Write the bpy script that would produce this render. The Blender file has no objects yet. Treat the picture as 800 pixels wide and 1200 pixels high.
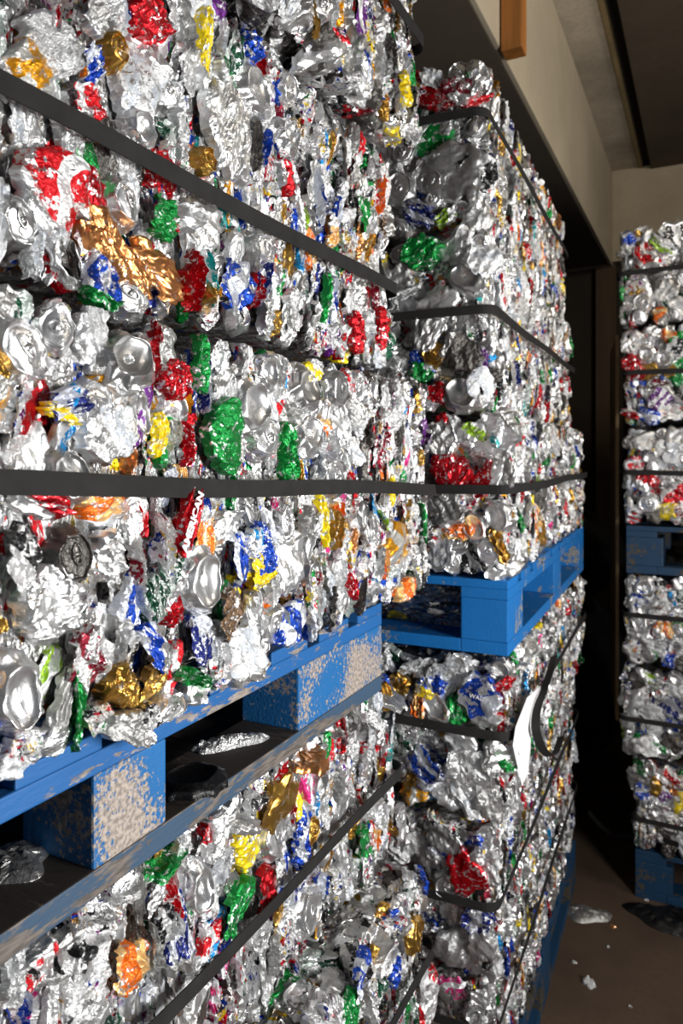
import bpy, math, random
import numpy as np
from mathutils import Vector, Matrix

# ------------------------------------------------------------------ camera, world, lights
sc = bpy.context.scene
col = sc.collection
EYE = 1.56
F = 850.0
CX, CY = 400.0, 530.0
TH = math.atan2(430.0, F)

cd = bpy.data.cameras.new('camera')
cam = bpy.data.objects.new('camera', cd)
col.objects.link(cam)
cam.location = (0, 0, EYE)
cam.rotation_euler = (math.pi / 2, 0, TH)
cd.sensor_fit = 'VERTICAL'
cd.sensor_height = 36.0
cd.lens = F / 1200 * 36.0
cd.shift_y = -70.0 / 1200.0
cd.clip_start = 0.05
cd.dof.use_dof = True
cd.dof.focus_distance = 0.90
cd.dof.aperture_fstop = 7.5
sc.camera = cam

w = bpy.data.worlds.new('world')
sc.world = w
w.use_nodes = True
bg = w.node_tree.nodes['Background']
bg.inputs[0].default_value = (0.80, 0.88, 1.0, 1)
bg.inputs[1].default_value = 0.075


def area(name, loc, target, size, size_y, power, colr):
    l = bpy.data.lights.new(name, 'AREA')
    l.shape = 'RECTANGLE'
    l.size, l.size_y, l.energy, l.color = size, size_y, power, colr
    o = bpy.data.objects.new(name, l)
    col.objects.link(o)
    o.location = loc
    o.rotation_euler = (Vector(target) - Vector(loc)).to_track_quat('-Z', 'Y').to_euler()
    return o


area('open_doorway_daylight', (1.20, 0.66, 1.36), (-0.5, 0.90, 1.34), 0.50, 0.65, 53, (1.0, 0.985, 0.96))
area('beam_fill_light', (1.6, 2.0, 3.0), (-0.4, 4.2, 2.6), 0.9, 0.5, 36, (1.0, 0.90, 0.76))  # unseen lamp added to brighten the beam and ceiling

vs = sc.view_settings
vs.view_transform = 'Standard'
vs.look = 'None'
vs.exposure = 0.0
vs.gamma = 1.0
vs.use_curve_mapping = False

R = random.Random(7)
RN = np.random.RandomState(11)


# ------------------------------------------------------------------ picture <-> place
def cam_ray(px, py):
    r = Vector((math.cos(TH), math.sin(TH), 0))
    f = Vector((-math.sin(TH), math.cos(TH), 0))
    return f + r * ((px - CX) / F) + Vector((0, 0, (CY - py) / F))


def project(p):
    x, y, z = p[0], p[1], p[2] - EYE
    d = -math.sin(TH) * x + math.cos(TH) * y
    l = math.cos(TH) * x + math.sin(TH) * y
    if d < 0.05:
        return None
    return CX + F * l / d, CY - F * z / d, d


# ------------------------------------------------------------------ materials
class NT:
    def __init__(self, name):
        self.m = bpy.data.materials.new(name)
        self.m.use_nodes = True
        self.t = self.m.node_tree
        self.b = self.t.nodes['Principled BSDF']

    def n(self, typ, ins=None, **kw):
        nd = self.t.nodes.new(typ)
        for k, v in kw.items():
            setattr(nd, k, v)
        for k, v in (ins or {}).items():
            if hasattr(v, 'is_output') or isinstance(v, bpy.types.NodeSocket):
                self.t.links.new(v, nd.inputs[k])
            else:
                nd.inputs[k].default_value = v
        return nd

    def set(self, name, v):
        if isinstance(v, bpy.types.NodeSocket):
            self.t.links.new(v, self.b.inputs[name])
        else:
            self.b.inputs[name].default_value = v

    def mix(self, fac, a, b, blend='MIX'):
        nd = self.t.nodes.new('ShaderNodeMix')
        nd.data_type = 'RGBA'
        nd.blend_type = blend
        for s, v in ((nd.inputs[0], fac), (nd.inputs[6], a), (nd.inputs[7], b)):
            if isinstance(v, bpy.types.NodeSocket):
                self.t.links.new(v, s)
            else:
                s.default_value = v
        return nd.outputs[2]

    def step(self, v, lo, hi):
        nd = self.n('ShaderNodeMapRange', {0: v, 1: lo, 2: hi})
        nd.clamp = True
        return nd.outputs[0]


def srgb(r, g, b):
    f = lambda c: ((c / 255 + 0.055) / 1.055) ** 2.4 if c > 10 else c / 255 / 12.92
    return (f(r), f(g), f(b), 1)


def coords(k, rand=True):
    tc = k.n('ShaderNodeTexCoord')
    if not rand:
        return tc.outputs['Object']
    oi = k.n('ShaderNodeObjectInfo')
    mul = k.n('ShaderNodeMath', {0: oi.outputs['Random'], 1: 13.0}, operation='MULTIPLY')
    add = k.n('ShaderNodeVectorMath', {0: tc.outputs['Object'], 1: mul.outputs[0]}, operation='ADD')
    return add.outputs[0]


def foil(name, paint, second=None, wear=0.5, bare=(0.86, 0.87, 0.88, 1), rough=0.30, metal=0.92, pm=0.55, stripe=0.0, crinkle=0.35):
    """crumpled aluminium sheet, printed with PAINT where the print has not worn off"""
    k = NT(name)
    co = coords(k)
    n1 = k.n('ShaderNodeTexNoise', {'Vector': co, 'Scale': 130.0, 'Detail': 4.0, 'Roughness': 0.65})
    n2 = k.n('ShaderNodeTexNoise', {'Vector': co, 'Scale': 26.0, 'Detail': 3.0, 'Roughness': 0.6, 'Distortion': 0.6})
    wrp = k.n('ShaderNodeVectorMath', {0: n2.outputs['Color'], 1: (0.03, 0.03, 0.03)}, operation='MULTIPLY')
    co2 = k.n('ShaderNodeVectorMath', {0: co, 1: wrp.outputs[0]}, operation='ADD')
    n3 = k.n('ShaderNodeTexVoronoi', {'Vector': co2.outputs[0], 'Scale': 95.0})
    n4 = k.n('ShaderNodeTexVoronoi', {'Vector': co2.outputs[0], 'Scale': 230.0})
    dirt = k.mix(k.step(n2.outputs[0], 0.40, 0.72), bare, tuple(c * 0.55 for c in bare[:3]) + (1,))
    if paint is None:
        base = dirt
        k.set('Metallic', metal)
        rg = k.n('ShaderNodeMapRange', {0: n2.outputs[0], 1: 0.3, 2: 0.7, 3: rough - 0.08, 4: rough + 0.14})
        k.set('Roughness', rg.outputs[0])
    else:
        p = paint
        if second is not None:
            wv = k.n('ShaderNodeTexWave', {'Vector': co, 'Scale': 6.5, 'Distortion': 7.0, 'Detail': 1.5, 'Detail Scale': 2.0})
            p = k.mix(k.step(wv.outputs[0], 0.58 - stripe, 0.62 - stripe), paint, second)
        n5 = k.n('ShaderNodeTexNoise', {'Vector': co, 'Scale': 42.0, 'Detail': 5.0, 'Roughness': 0.7, 'Distortion': 1.2})
        nm = k.n('ShaderNodeMath', {0: n1.outputs[0], 1: n5.outputs[0]}, operation='ADD')
        mask = k.step(nm.outputs[0], 1.20 - wear * 0.32, 1.24 - wear * 0.32)
        base = k.mix(mask, p, dirt)
        mm = k.n('ShaderNodeMapRange', {0: mask, 1: 0.0, 2: 1.0, 3: pm, 4: metal})
        k.set('Metallic', mm.outputs[0])
        k.set('Roughness', rough)
    k.set('Base Color', base)
    n6 = k.n('ShaderNodeTexNoise', {'Vector': co2.outputs[0], 'Scale': 210.0, 'Detail': 3.0, 'Roughness': 0.6})
    n7 = k.n('ShaderNodeMath', {0: n6.outputs[0], 1: 0.5}, operation='SUBTRACT')
    n8 = k.n('ShaderNodeMath', {0: n7.outputs[0]}, operation='ABSOLUTE')
    n9 = k.n('ShaderNodeMath', {0: n8.outputs[0], 1: 2.2, 2: n3.outputs[0]}, operation='MULTIPLY_ADD')
    bsum = k.n('ShaderNodeMath', {0: n4.outputs[0], 1: 0.45, 2: n9.outputs[0]}, operation='MULTIPLY_ADD')
    bp = k.n('ShaderNodeBump', {'Height': bsum.outputs[0], 'Strength': crinkle, 'Distance': 0.006})
    k.set('Normal', bp.outputs[0])
    return k.m


WHITE = srgb(225, 226, 228)


def mixed(name, bare, rough, lo, hi, cr_):
    """bare metal with many small torn remains of print in several colours"""
    m = foil(name, None, bare=bare, rough=rough, crinkle=cr_)
    k = NT.__new__(NT)
    k.m, k.t, k.b = m, m.node_tree, m.node_tree.nodes['Principled BSDF']
    src = k.b.inputs['Base Color'].links[0].from_socket
    co = coords(k)
    st = k.n('ShaderNodeMapping', {'Vector': co, 'Scale': (1.3, 1.0, 0.8)})
    nz = k.n('ShaderNodeTexNoise', {'Vector': st.outputs[0], 'Scale': 75.0, 'Detail': 4.0, 'Roughness': 0.65, 'Distortion': 1.0})
    v = k.n('ShaderNodeTexVoronoi', {'Vector': st.outputs[0], 'Scale': 60.0})
    sep = k.n('ShaderNodeSeparateColor', {0: v.outputs['Color']})
    r = k.n('ShaderNodeValToRGB', {0: sep.outputs[0]})
    r.color_ramp.interpolation = 'CONSTANT'
    cs = [srgb(190, 20, 34), srgb(20, 60, 160), srgb(24, 120, 60), srgb(30, 30, 32), srgb(225, 190, 40), srgb(120, 120, 122), srgb(180, 140, 80), srgb(120, 40, 110),
          srgb(50, 50, 60)]
    e = r.color_ramp.elements
    e[0].color = cs[0]
    e[1].position, e[1].color = 0.22, cs[1]
    for i, c in enumerate(cs[2:]):
        x = e.new(0.36 + i * 0.09)
        x.color = c
    k.set('Base Color', k.mix(k.step(nz.outputs[0], lo, hi), src, r.outputs[0]))
    return m


MAT = {
    'silver': foil('bare_aluminium', None, rough=0.34, crinkle=0.5),
    'silver2': foil('bright_aluminium', None, bare=(0.93, 0.94, 0.95, 1), rough=0.30, crinkle=0.18),
    'lid': foil('smooth_lid_aluminium', None, bare=(0.90, 0.90, 0.91, 1), rough=0.26, crinkle=0.05),
    'lidd': foil('grey_lid_aluminium', None, bare=(0.55, 0.55, 0.55, 1), rough=0.30, crinkle=0.06),
    'dull': foil('dull_aluminium', None, bare=(0.58, 0.58, 0.57, 1), rough=0.36, crinkle=0.3),
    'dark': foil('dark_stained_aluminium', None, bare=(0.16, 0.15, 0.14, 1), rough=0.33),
    'mixed': mixed('speckled_aluminium', (0.88, 0.88, 0.89, 1), 0.30, 0.56, 0.58, 0.4),
    'mixed2': mixed('scuffed_aluminium', (0.80, 0.80, 0.80, 1), 0.33, 0.52, 0.54, 0.5),
    'white': foil('white_print', srgb(222, 224, 226), srgb(190, 196, 204), 0.6, pm=0.2, rough=0.35),
    'red': foil('red_print', srgb(196, 16, 28), WHITE, 0.45, pm=0.6, stripe=-0.12),
    'redp': foil('plain_red_print', srgb(170, 10, 24), None, 0.35, pm=0.7, crinkle=0.2),
    'crimson': foil('crimson_print', srgb(130, 18, 40), srgb(205, 205, 205), 0.55, pm=0.6),
    'green': foil('green_print', srgb(16, 130, 56), None, 0.35, pm=0.65),
    'dkgreen': foil('dark_green_print', srgb(16, 70, 48), srgb(180, 190, 185), 0.5, pm=0.6),
    'lime': foil('lime_print', srgb(140, 180, 40), WHITE, 0.45, pm=0.5),
    'blue': foil('blue_print', srgb(20, 66, 170), srgb(205, 210, 220), 0.4, pm=0.65, stripe=-0.1),
    'navy': foil('navy_print', srgb(22, 36, 110), srgb(196, 200, 212), 0.5, pm=0.6),
    'cyan': foil('light_blue_print', srgb(20, 140, 205), WHITE, 0.4, pm=0.5),
    'teal': foil('teal_print', srgb(20, 150, 150), WHITE, 0.5, pm=0.5),
    'gold': foil('gold_print', srgb(190, 148, 70), None, 0.15, pm=0.92, rough=0.28, crinkle=0.15),
    'copper': foil('copper_print', srgb(205, 142, 88), None, 0.12, pm=0.92, rough=0.30, crinkle=0.12),
    'amber': foil('amber_print', srgb(214, 150, 20), srgb(200, 200, 195), 0.4, pm=0.65),
    'orange': foil('orange_print', srgb(232, 110, 24), srgb(240, 190, 120), 0.4, pm=0.5),
    'yellow': foil('yellow_print', srgb(236, 208, 16), None, 0.45, pm=0.35),
    'purple': foil('purple_print', srgb(96, 30, 120), WHITE, 0.45, pm=0.5),
    'pink': foil('pink_print', srgb(214, 50, 130), WHITE, 0.5, pm=0.5),
    'brown': foil('brown_print', srgb(112, 88, 66), None, 0.4, pm=0.7),
    'black': foil('black_print', srgb(24, 24, 26), srgb(200, 200, 200), 0.45, pm=0.5),
}
KEYS = list(MAT)
PALETTE = (['silver'] * 21 + ['silver2'] * 22 + ['mixed'] * 19 + ['mixed2'] * 18 + ['dull'] * 14 + ['dark'] * 9 + ['white'] * 8 + ['red'] * 5 + ['redp'] * 4 +
           ['crimson'] * 2 + ['green'] * 4 + ['dkgreen'] * 3 + ['lime'] + ['blue'] * 6 + ['navy'] * 3 + ['cyan'] * 2 +
           ['teal'] + ['gold'] * 5 + ['copper'] * 1 + ['amber'] * 2 + ['orange'] * 2 + ['yellow'] * 2 + ['purple'] +
           ['pink'] + ['brown'] + ['black'] * 6)


def core_material():
    """tightly pressed small cans filling the bale between the larger ones"""
    k = NT('pressed_can_mass')
    tc = k.n('ShaderNodeTexCoord')
    mp = k.n('ShaderNodeMapping', {'Vector': tc.outputs['Object'], 'Scale': (1.0, 1.6, 0.75)})
    nz = k.n('ShaderNodeTexNoise', {'Vector': mp.outputs[0], 'Scale': 34.0, 'Detail': 2.0})
    wz = k.n('ShaderNodeVectorMath', {0: nz.outputs['Color'], 1: (0.05, 0.05, 0.05)}, operation='MULTIPLY')
    ad = k.n('ShaderNodeVectorMath', {0: mp.outputs[0], 1: wz.outputs[0]}, operation='ADD')
    v = k.n('ShaderNodeTexVoronoi', {'Vector': ad.outputs[0], 'Scale': 46.0})
    sep = k.n('ShaderNodeSeparateColor', {0: v.outputs['Color']})
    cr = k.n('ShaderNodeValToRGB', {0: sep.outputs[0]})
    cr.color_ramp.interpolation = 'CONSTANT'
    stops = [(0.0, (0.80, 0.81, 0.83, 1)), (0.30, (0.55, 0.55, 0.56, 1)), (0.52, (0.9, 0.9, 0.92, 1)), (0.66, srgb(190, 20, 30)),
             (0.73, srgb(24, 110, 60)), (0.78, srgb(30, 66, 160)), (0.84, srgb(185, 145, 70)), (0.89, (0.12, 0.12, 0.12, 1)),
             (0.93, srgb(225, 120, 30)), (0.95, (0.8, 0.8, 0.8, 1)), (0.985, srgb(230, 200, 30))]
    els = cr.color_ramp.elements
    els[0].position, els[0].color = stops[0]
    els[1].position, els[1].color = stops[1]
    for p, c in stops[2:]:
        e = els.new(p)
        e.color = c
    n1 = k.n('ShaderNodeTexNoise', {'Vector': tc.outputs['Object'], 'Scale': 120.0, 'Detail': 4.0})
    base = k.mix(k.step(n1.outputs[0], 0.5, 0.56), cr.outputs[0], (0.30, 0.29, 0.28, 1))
    k.set('Base Color', base)
    k.set('Metallic', 0.85)
    k.set('Roughness', 0.32)
    v2 = k.n('ShaderNodeTexVoronoi', {'Vector': ad.outputs[0], 'Scale': 95.0}, feature='DISTANCE_TO_EDGE')
    s = k.n('ShaderNodeMath', {0: n1.outputs[0], 1: v2.outputs[0]}, operation='ADD')
    bp = k.n('ShaderNodeBump', {'Height': s.outputs[0], 'Strength': 0.8, 'Distance': 0.004})
    k.set('Normal', bp.outputs[0])
    return k.m


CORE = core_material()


def painted_wood(name, paint, worn, wear, rough=0.6, scale=60.0, dirt=0.0, grain=(1, 1, 1)):
    k = NT(name)
    tc = k.n('ShaderNodeTexCoord')
    mp = k.n('ShaderNodeMapping', {'Vector': tc.outputs['Object'], 'Scale': grain})
    n1 = k.n('ShaderNodeTexNoise', {'Vector': mp.outputs[0], 'Scale': scale, 'Detail': 6.0, 'Roughness': 0.7})
    n2 = k.n('ShaderNodeTexNoise', {'Vector': mp.outputs[0], 'Scale': 9.0, 'Detail': 3.0})
    n3 = k.n('ShaderNodeTexNoise', {'Vector': mp.outputs[0], 'Scale': 200.0, 'Detail': 3.0})
    m = k.n('ShaderNodeMath', {0: n1.outputs[0], 1: n2.outputs[0]}, operation='ADD')
    mask = k.step(m.outputs[0], 1.16 - wear * 0.18, 1.20 - wear * 0.18)
    c0 = k.mix(n2.outputs[0], paint, tuple(c * 0.62 for c in paint[:3]) + (1,))
    wornc = k.mix(k.step(n3.outputs[0], 0.4, 0.62), worn, tuple(c * 0.5 for c in worn[:3]) + (1,))
    base = k.mix(mask, c0, wornc)
    if dirt:
        base = k.mix(k.step(n2.outputs[0], 0.62 - dirt * 0.4, 0.75 - dirt * 0.2), base, srgb(46, 38, 32))
    k.set('Base Color', base)
    k.set('Roughness', rough)
    s = k.n('ShaderNodeMath', {0: mask, 1: 0.4}, operation='MULTIPLY')
    s2 = k.n('ShaderNodeMath', {0: n3.outputs[0], 1: s.outputs[0]}, operation='SUBTRACT')
    bp = k.n('ShaderNodeBump', {'Height': s2.outputs[0], 'Strength': 0.5, 'Distance': 0.0015})
    k.set('Normal', bp.outputs[0])
    return k.m


BLUE_EDGE = painted_wood('blue_board_paint', srgb(26, 98, 165), srgb(150, 140, 132), 0.42, grain=(1, .25, 1))
BLUE_CHIP = painted_wood('chipped_blue_block_paint', srgb(24, 104, 168), srgb(172, 160, 150), 0.84, scale=150.0)
BLUE_NEW = painted_wood('fresh_blue_paint', srgb(0, 112, 190), srgb(150, 150, 145), 0.10)
BLUE_OLD = painted_wood('dull_blue_paint', srgb(12, 58, 92), srgb(80, 72, 58), 0.38)
DARK_WOOD = painted_wood('dark_brown_wood', srgb(52, 45, 40), srgb(84, 74, 66), 0.5, rough=0.75, grain=(.2, 1, 1))
GREY_WOOD = painted_wood('dusty_blue_grey_board', srgb(58, 84, 110), srgb(112, 104, 98), 0.75, grain=(1, .2, 1))


def simple(name, c, rough=0.6, metal=0.0, bump=0.0, bscale=80.0, var=0.3, dist=0.004, stretch=(1, 1, 1), c2=None, spec=None):
    k = NT(name)
    tc = k.n('ShaderNodeTexCoord')
    mp = k.n('ShaderNodeMapping', {'Vector': tc.outputs['Object'], 'Scale': stretch})
    n1 = k.n('ShaderNodeTexNoise', {'Vector': mp.outputs[0], 'Scale': bscale, 'Detail': 6.0, 'Roughness': 0.65})
    n2 = k.n('ShaderNodeTexNoise', {'Vector': mp.outputs[0], 'Scale': bscale * 0.06, 'Detail': 5.0, 'Roughness': 0.6})
    dk = c2 or tuple(x * (1 - var) for x in c[:3]) + (1,)
    a = k.mix(k.step(n2.outputs[0], 0.38, 0.62), c, dk)
    a = k.mix(k.step(n1.outputs[0], 0.35, 0.75), a, tuple(x * (1 - var * 0.6) for x in c[:3]) + (1,))
    k.set('Base Color', a)
    k.set('Roughness', rough)
    k.set('Metallic', metal)
    if spec is not None:
        k.set('Specular IOR Level', spec)
    if bump:
        bp = k.n('ShaderNodeBump', {'Height': n1.outputs[0], 'Strength': bump, 'Distance': dist})
        k.set('Normal', bp.outputs[0])
    return k.m


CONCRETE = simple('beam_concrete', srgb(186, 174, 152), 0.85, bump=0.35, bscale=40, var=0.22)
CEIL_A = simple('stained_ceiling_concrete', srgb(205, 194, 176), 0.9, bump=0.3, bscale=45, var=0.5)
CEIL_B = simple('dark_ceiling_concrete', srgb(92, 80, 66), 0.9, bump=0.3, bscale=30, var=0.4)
SOFFIT = simple('shaded_soffit_concrete', srgb(84, 74, 62), 0.9, bump=0.3, bscale=30, var=0.3)  # beam concrete darkened to paint in the shade of its underside
MORTAR = simple('joint_mortar', srgb(150, 130, 92), 0.9, bump=0.3, bscale=50, var=0.4)
JOINT = simple('dark_joint', srgb(34, 28, 22), 0.9, var=0.3)  # near-black strip along the ceiling joint
FLOORM = simple('dusty_brown_concrete_floor', srgb(84, 68, 56), 0.85, bump=0.3, bscale=60, var=0.35, dist=0.002, spec=0.25)
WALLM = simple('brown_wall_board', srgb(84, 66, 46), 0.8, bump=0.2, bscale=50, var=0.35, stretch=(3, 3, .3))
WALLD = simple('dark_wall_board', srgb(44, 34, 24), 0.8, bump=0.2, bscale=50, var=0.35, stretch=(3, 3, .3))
CARD = simple('plywood_sheet', srgb(176, 148, 108), 0.8, bump=0.2, bscale=50, var=0.25, stretch=(3, 3, .4))
TIMBER = simple('orange_timber', srgb(176, 112, 48), 0.6, bump=0.3, bscale=60, var=0.45, stretch=(4, 4, .35))
PAPER = simple('white_paper', srgb(238, 238, 240), 0.7, bump=0.1, bscale=60, var=0.04)
PLASTIC = simple('black_plastic_film', srgb(14, 14, 15), 0.28, bump=0.5, bscale=45, var=0.3, dist=0.01)
BAG = simple('dusty_black_bag_plastic', srgb(20, 18, 17), 0.35, bump=0.6, bscale=22, var=0.3, dist=0.02)


def strap_material():
    k = NT('black_woven_strap')
    tc = k.n('ShaderNodeTexCoord')
    w1 = k.n('ShaderNodeTexWave', {'Vector': tc.outputs['Object'], 'Scale': 200.0, 'Distortion': 1.0}, bands_direction='DIAGONAL')
    n1 = k.n('ShaderNodeTexNoise', {'Vector': tc.outputs['Object'], 'Scale': 30.0, 'Detail': 3.0})
    k.set('Base Color', k.mix(n1.outputs[0], srgb(26, 25, 25), srgb(46, 45, 44)))
    k.set('Roughness', 0.8)
    k.set('Specular IOR Level', 0.2)
    bp = k.n('ShaderNodeBump', {'Height': w1.outputs[0], 'Strength': 0.35, 'Distance': 0.001})
    k.set('Normal', bp.outputs[0])
    return k.m


STRAP = strap_material()


# ------------------------------------------------------------------ object helpers
def link(name, me, parent=None, loc=None, rotz=None):
    o = bpy.data.objects.new(name, me)
    col.objects.link(o)
    if parent is not None:
        o.parent = parent
    if loc is not None:
        o.location = loc
    if rotz is not None:
        o.rotation_euler = (0, 0, rotz)
    return o


def thing(name, label, cat, loc=(0, 0, 0), rotz=0.0, group=None):
    o = link(name, None, None, loc, rotz)
    tag(o, label, cat, group)
    return o


def tag(o, label, cat, group=None):
    o['label'] = label
    o['category'] = cat
    if group:
        o['group'] = group
    return o


def structure(o):
    o['kind'] = 'structure'
    return o


def mesh_from(name, V, Fq, mats, midx=None, smooth=None):
    me = bpy.data.meshes.new(name)
    V = np.asarray(V, dtype=np.float32)
    Fq = np.asarray(Fq, dtype=np.int32)
    me.vertices.add(len(V))
    me.vertices.foreach_set('co', V.ravel())
    me.loops.add(Fq.size)
    me.loops.foreach_set('vertex_index', Fq.ravel())
    me.polygons.add(len(Fq))
    me.polygons.foreach_set('loop_start', np.arange(0, Fq.size, 4, dtype=np.int32))
    for m in mats:
        me.materials.append(m)
    if midx is not None:
        me.polygons.foreach_set('material_index', np.asarray(midx, dtype=np.int32))
    if smooth is None:
        sm = np.zeros(len(Fq), dtype=bool)
    elif smooth is True or smooth is False:
        sm = np.full(len(Fq), smooth, dtype=bool)
    else:
        sm = np.asarray(smooth, dtype=bool)
    me.polygons.foreach_set('use_smooth', sm)
    me.update(calc_edges=True)
    return me


def box_geo(x0, x1, y0, y1, z0, z1, bev=0.0):
    V, Fc = [], []
    if bev <= 0:
        V = [(x, y, z) for z in (z0, z1) for y in (y0, y1) for x in (x0, x1)]
        Fc = [(0, 2, 3, 1), (4, 5, 7, 6), (0, 1, 5, 4), (2, 6, 7, 3), (0, 4, 6, 2), (1, 3, 7, 5)]
        return V, Fc
    import bmesh
    bm = bmesh.new()
    vs_ = [bm.verts.new(p) for p in box_geo(x0, x1, y0, y1, z0, z1)[0]]
    for f in box_geo(0, 1, 0, 1, 0, 1)[1]:
        bm.faces.new([vs_[i] for i in f])
    bmesh.ops.bevel(bm, geom=bm.edges[:], offset=bev, segments=2, affect='EDGES', profile=0.6)
    bm.normal_update()
    return bm


def box(name, x0, x1, y0, y1, z0, z1, mat, parent=None, bev=0.0, loc=None, rotz=None, sub=None, jit=0.0):
    """a board or block: bevelled and, with SUB, its faces slightly uneven"""
    import bmesh
    bm = box_geo(x0, x1, y0, y1, z0, z1, max(bev, 1e-4))
    if sub:
        bmesh.ops.subdivide_edges(bm, edges=[e for e in bm.edges if e.calc_length() > sub], cuts=8, use_grid_fill=True)
        for v in bm.verts:
            v.co += Vector((R.uniform(-1, 1), R.uniform(-1, 1), R.uniform(-1, 1))) * jit
    me = bpy.data.meshes.new(name)
    bm.to_mesh(me)
    bm.free()
    me.materials.append(mat)
    return link(name, me, parent, loc, rotz)


def sweep_band(name, pts, ups, width, thick, mat, parent=None, closed=False):
    """flat webbing along PTS; UPS: the direction of its width at each point"""
    P = [Vector(p) for p in pts]
    n = len(P)
    V, Fc = [], []
    for i in range(n):
        a = P[(i - 1) % n] if (closed or i > 0) else P[0]
        b = P[(i + 1) % n] if (closed or i < n - 1) else P[-1]
        t = (b - a).normalized()
        u = Vector(ups[i])
        u = (u - t * u.dot(t)).normalized()
        nn = t.cross(u).normalized()
        for su, sn in ((-1, -1), (1, -1), (1, 1), (-1, 1)):
            V.append(P[i] + u * (su * width / 2) + nn * (sn * thick / 2))
    for i in range(n if closed else n - 1):
        j = (i + 1) % n
        for k in range(4):
            l = (k + 1) % 4
            Fc.append((i * 4 + k, i * 4 + l, j * 4 + l, j * 4 + k))
    if not closed:
        Fc.append((0, 1, 2, 3))
        e = (n - 1) * 4
        Fc.append((e + 3, e + 2, e + 1, e))
    return link(name, mesh_from(name, V, Fc, [mat]), parent)


# ------------------------------------------------------------------ crushed can shapes
def folds(x, y, rng, freq, amp, k=5):
    z = np.zeros_like(x)
    for _ in range(k):
        a = rng.uniform(0, math.pi)
        f = freq * rng.uniform(0.55, 1.6)
        wx = x + 0.25 / f * np.sin(y * f * 2.1 + rng.uniform(0, 6))
        wy = y + 0.25 / f * np.sin(x * f * 1.9 + rng.uniform(0, 6))
        t = np.abs(((wx * math.cos(a) + wy * math.sin(a)) * f + rng.uniform(0, 1)) % 1.0 * 2 - 1) - 0.5
        z += t * rng.uniform(0.5, 1.3)
    return z * amp / math.sqrt(k)


def hull(x, y, rng, size, slope, k=10):
    """convex facets: the largest of K tilted planes"""
    best = None
    for _ in range(k):
        cx, cy = rng.uniform(-size, size), rng.uniform(-size, size)
        gx, gy = rng.uniform(-slope, slope), rng.uniform(-slope, slope)
        p = gx * (x - cx) + gy * (y - cy)
        best = p if best is None else np.maximum(best, p)
    return best


def grid_faces(nu, nv, wrap=False):
    f = []
    for j in range(nv - 1):
        for i in range(nu if wrap else nu - 1):
            i2 = (i + 1) % nu
            f.append((j * nu + i, j * nu + i2, (j + 1) * nu + i2, (j + 1) * nu + i))
    return np.array(f, dtype=np.int32)


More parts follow.
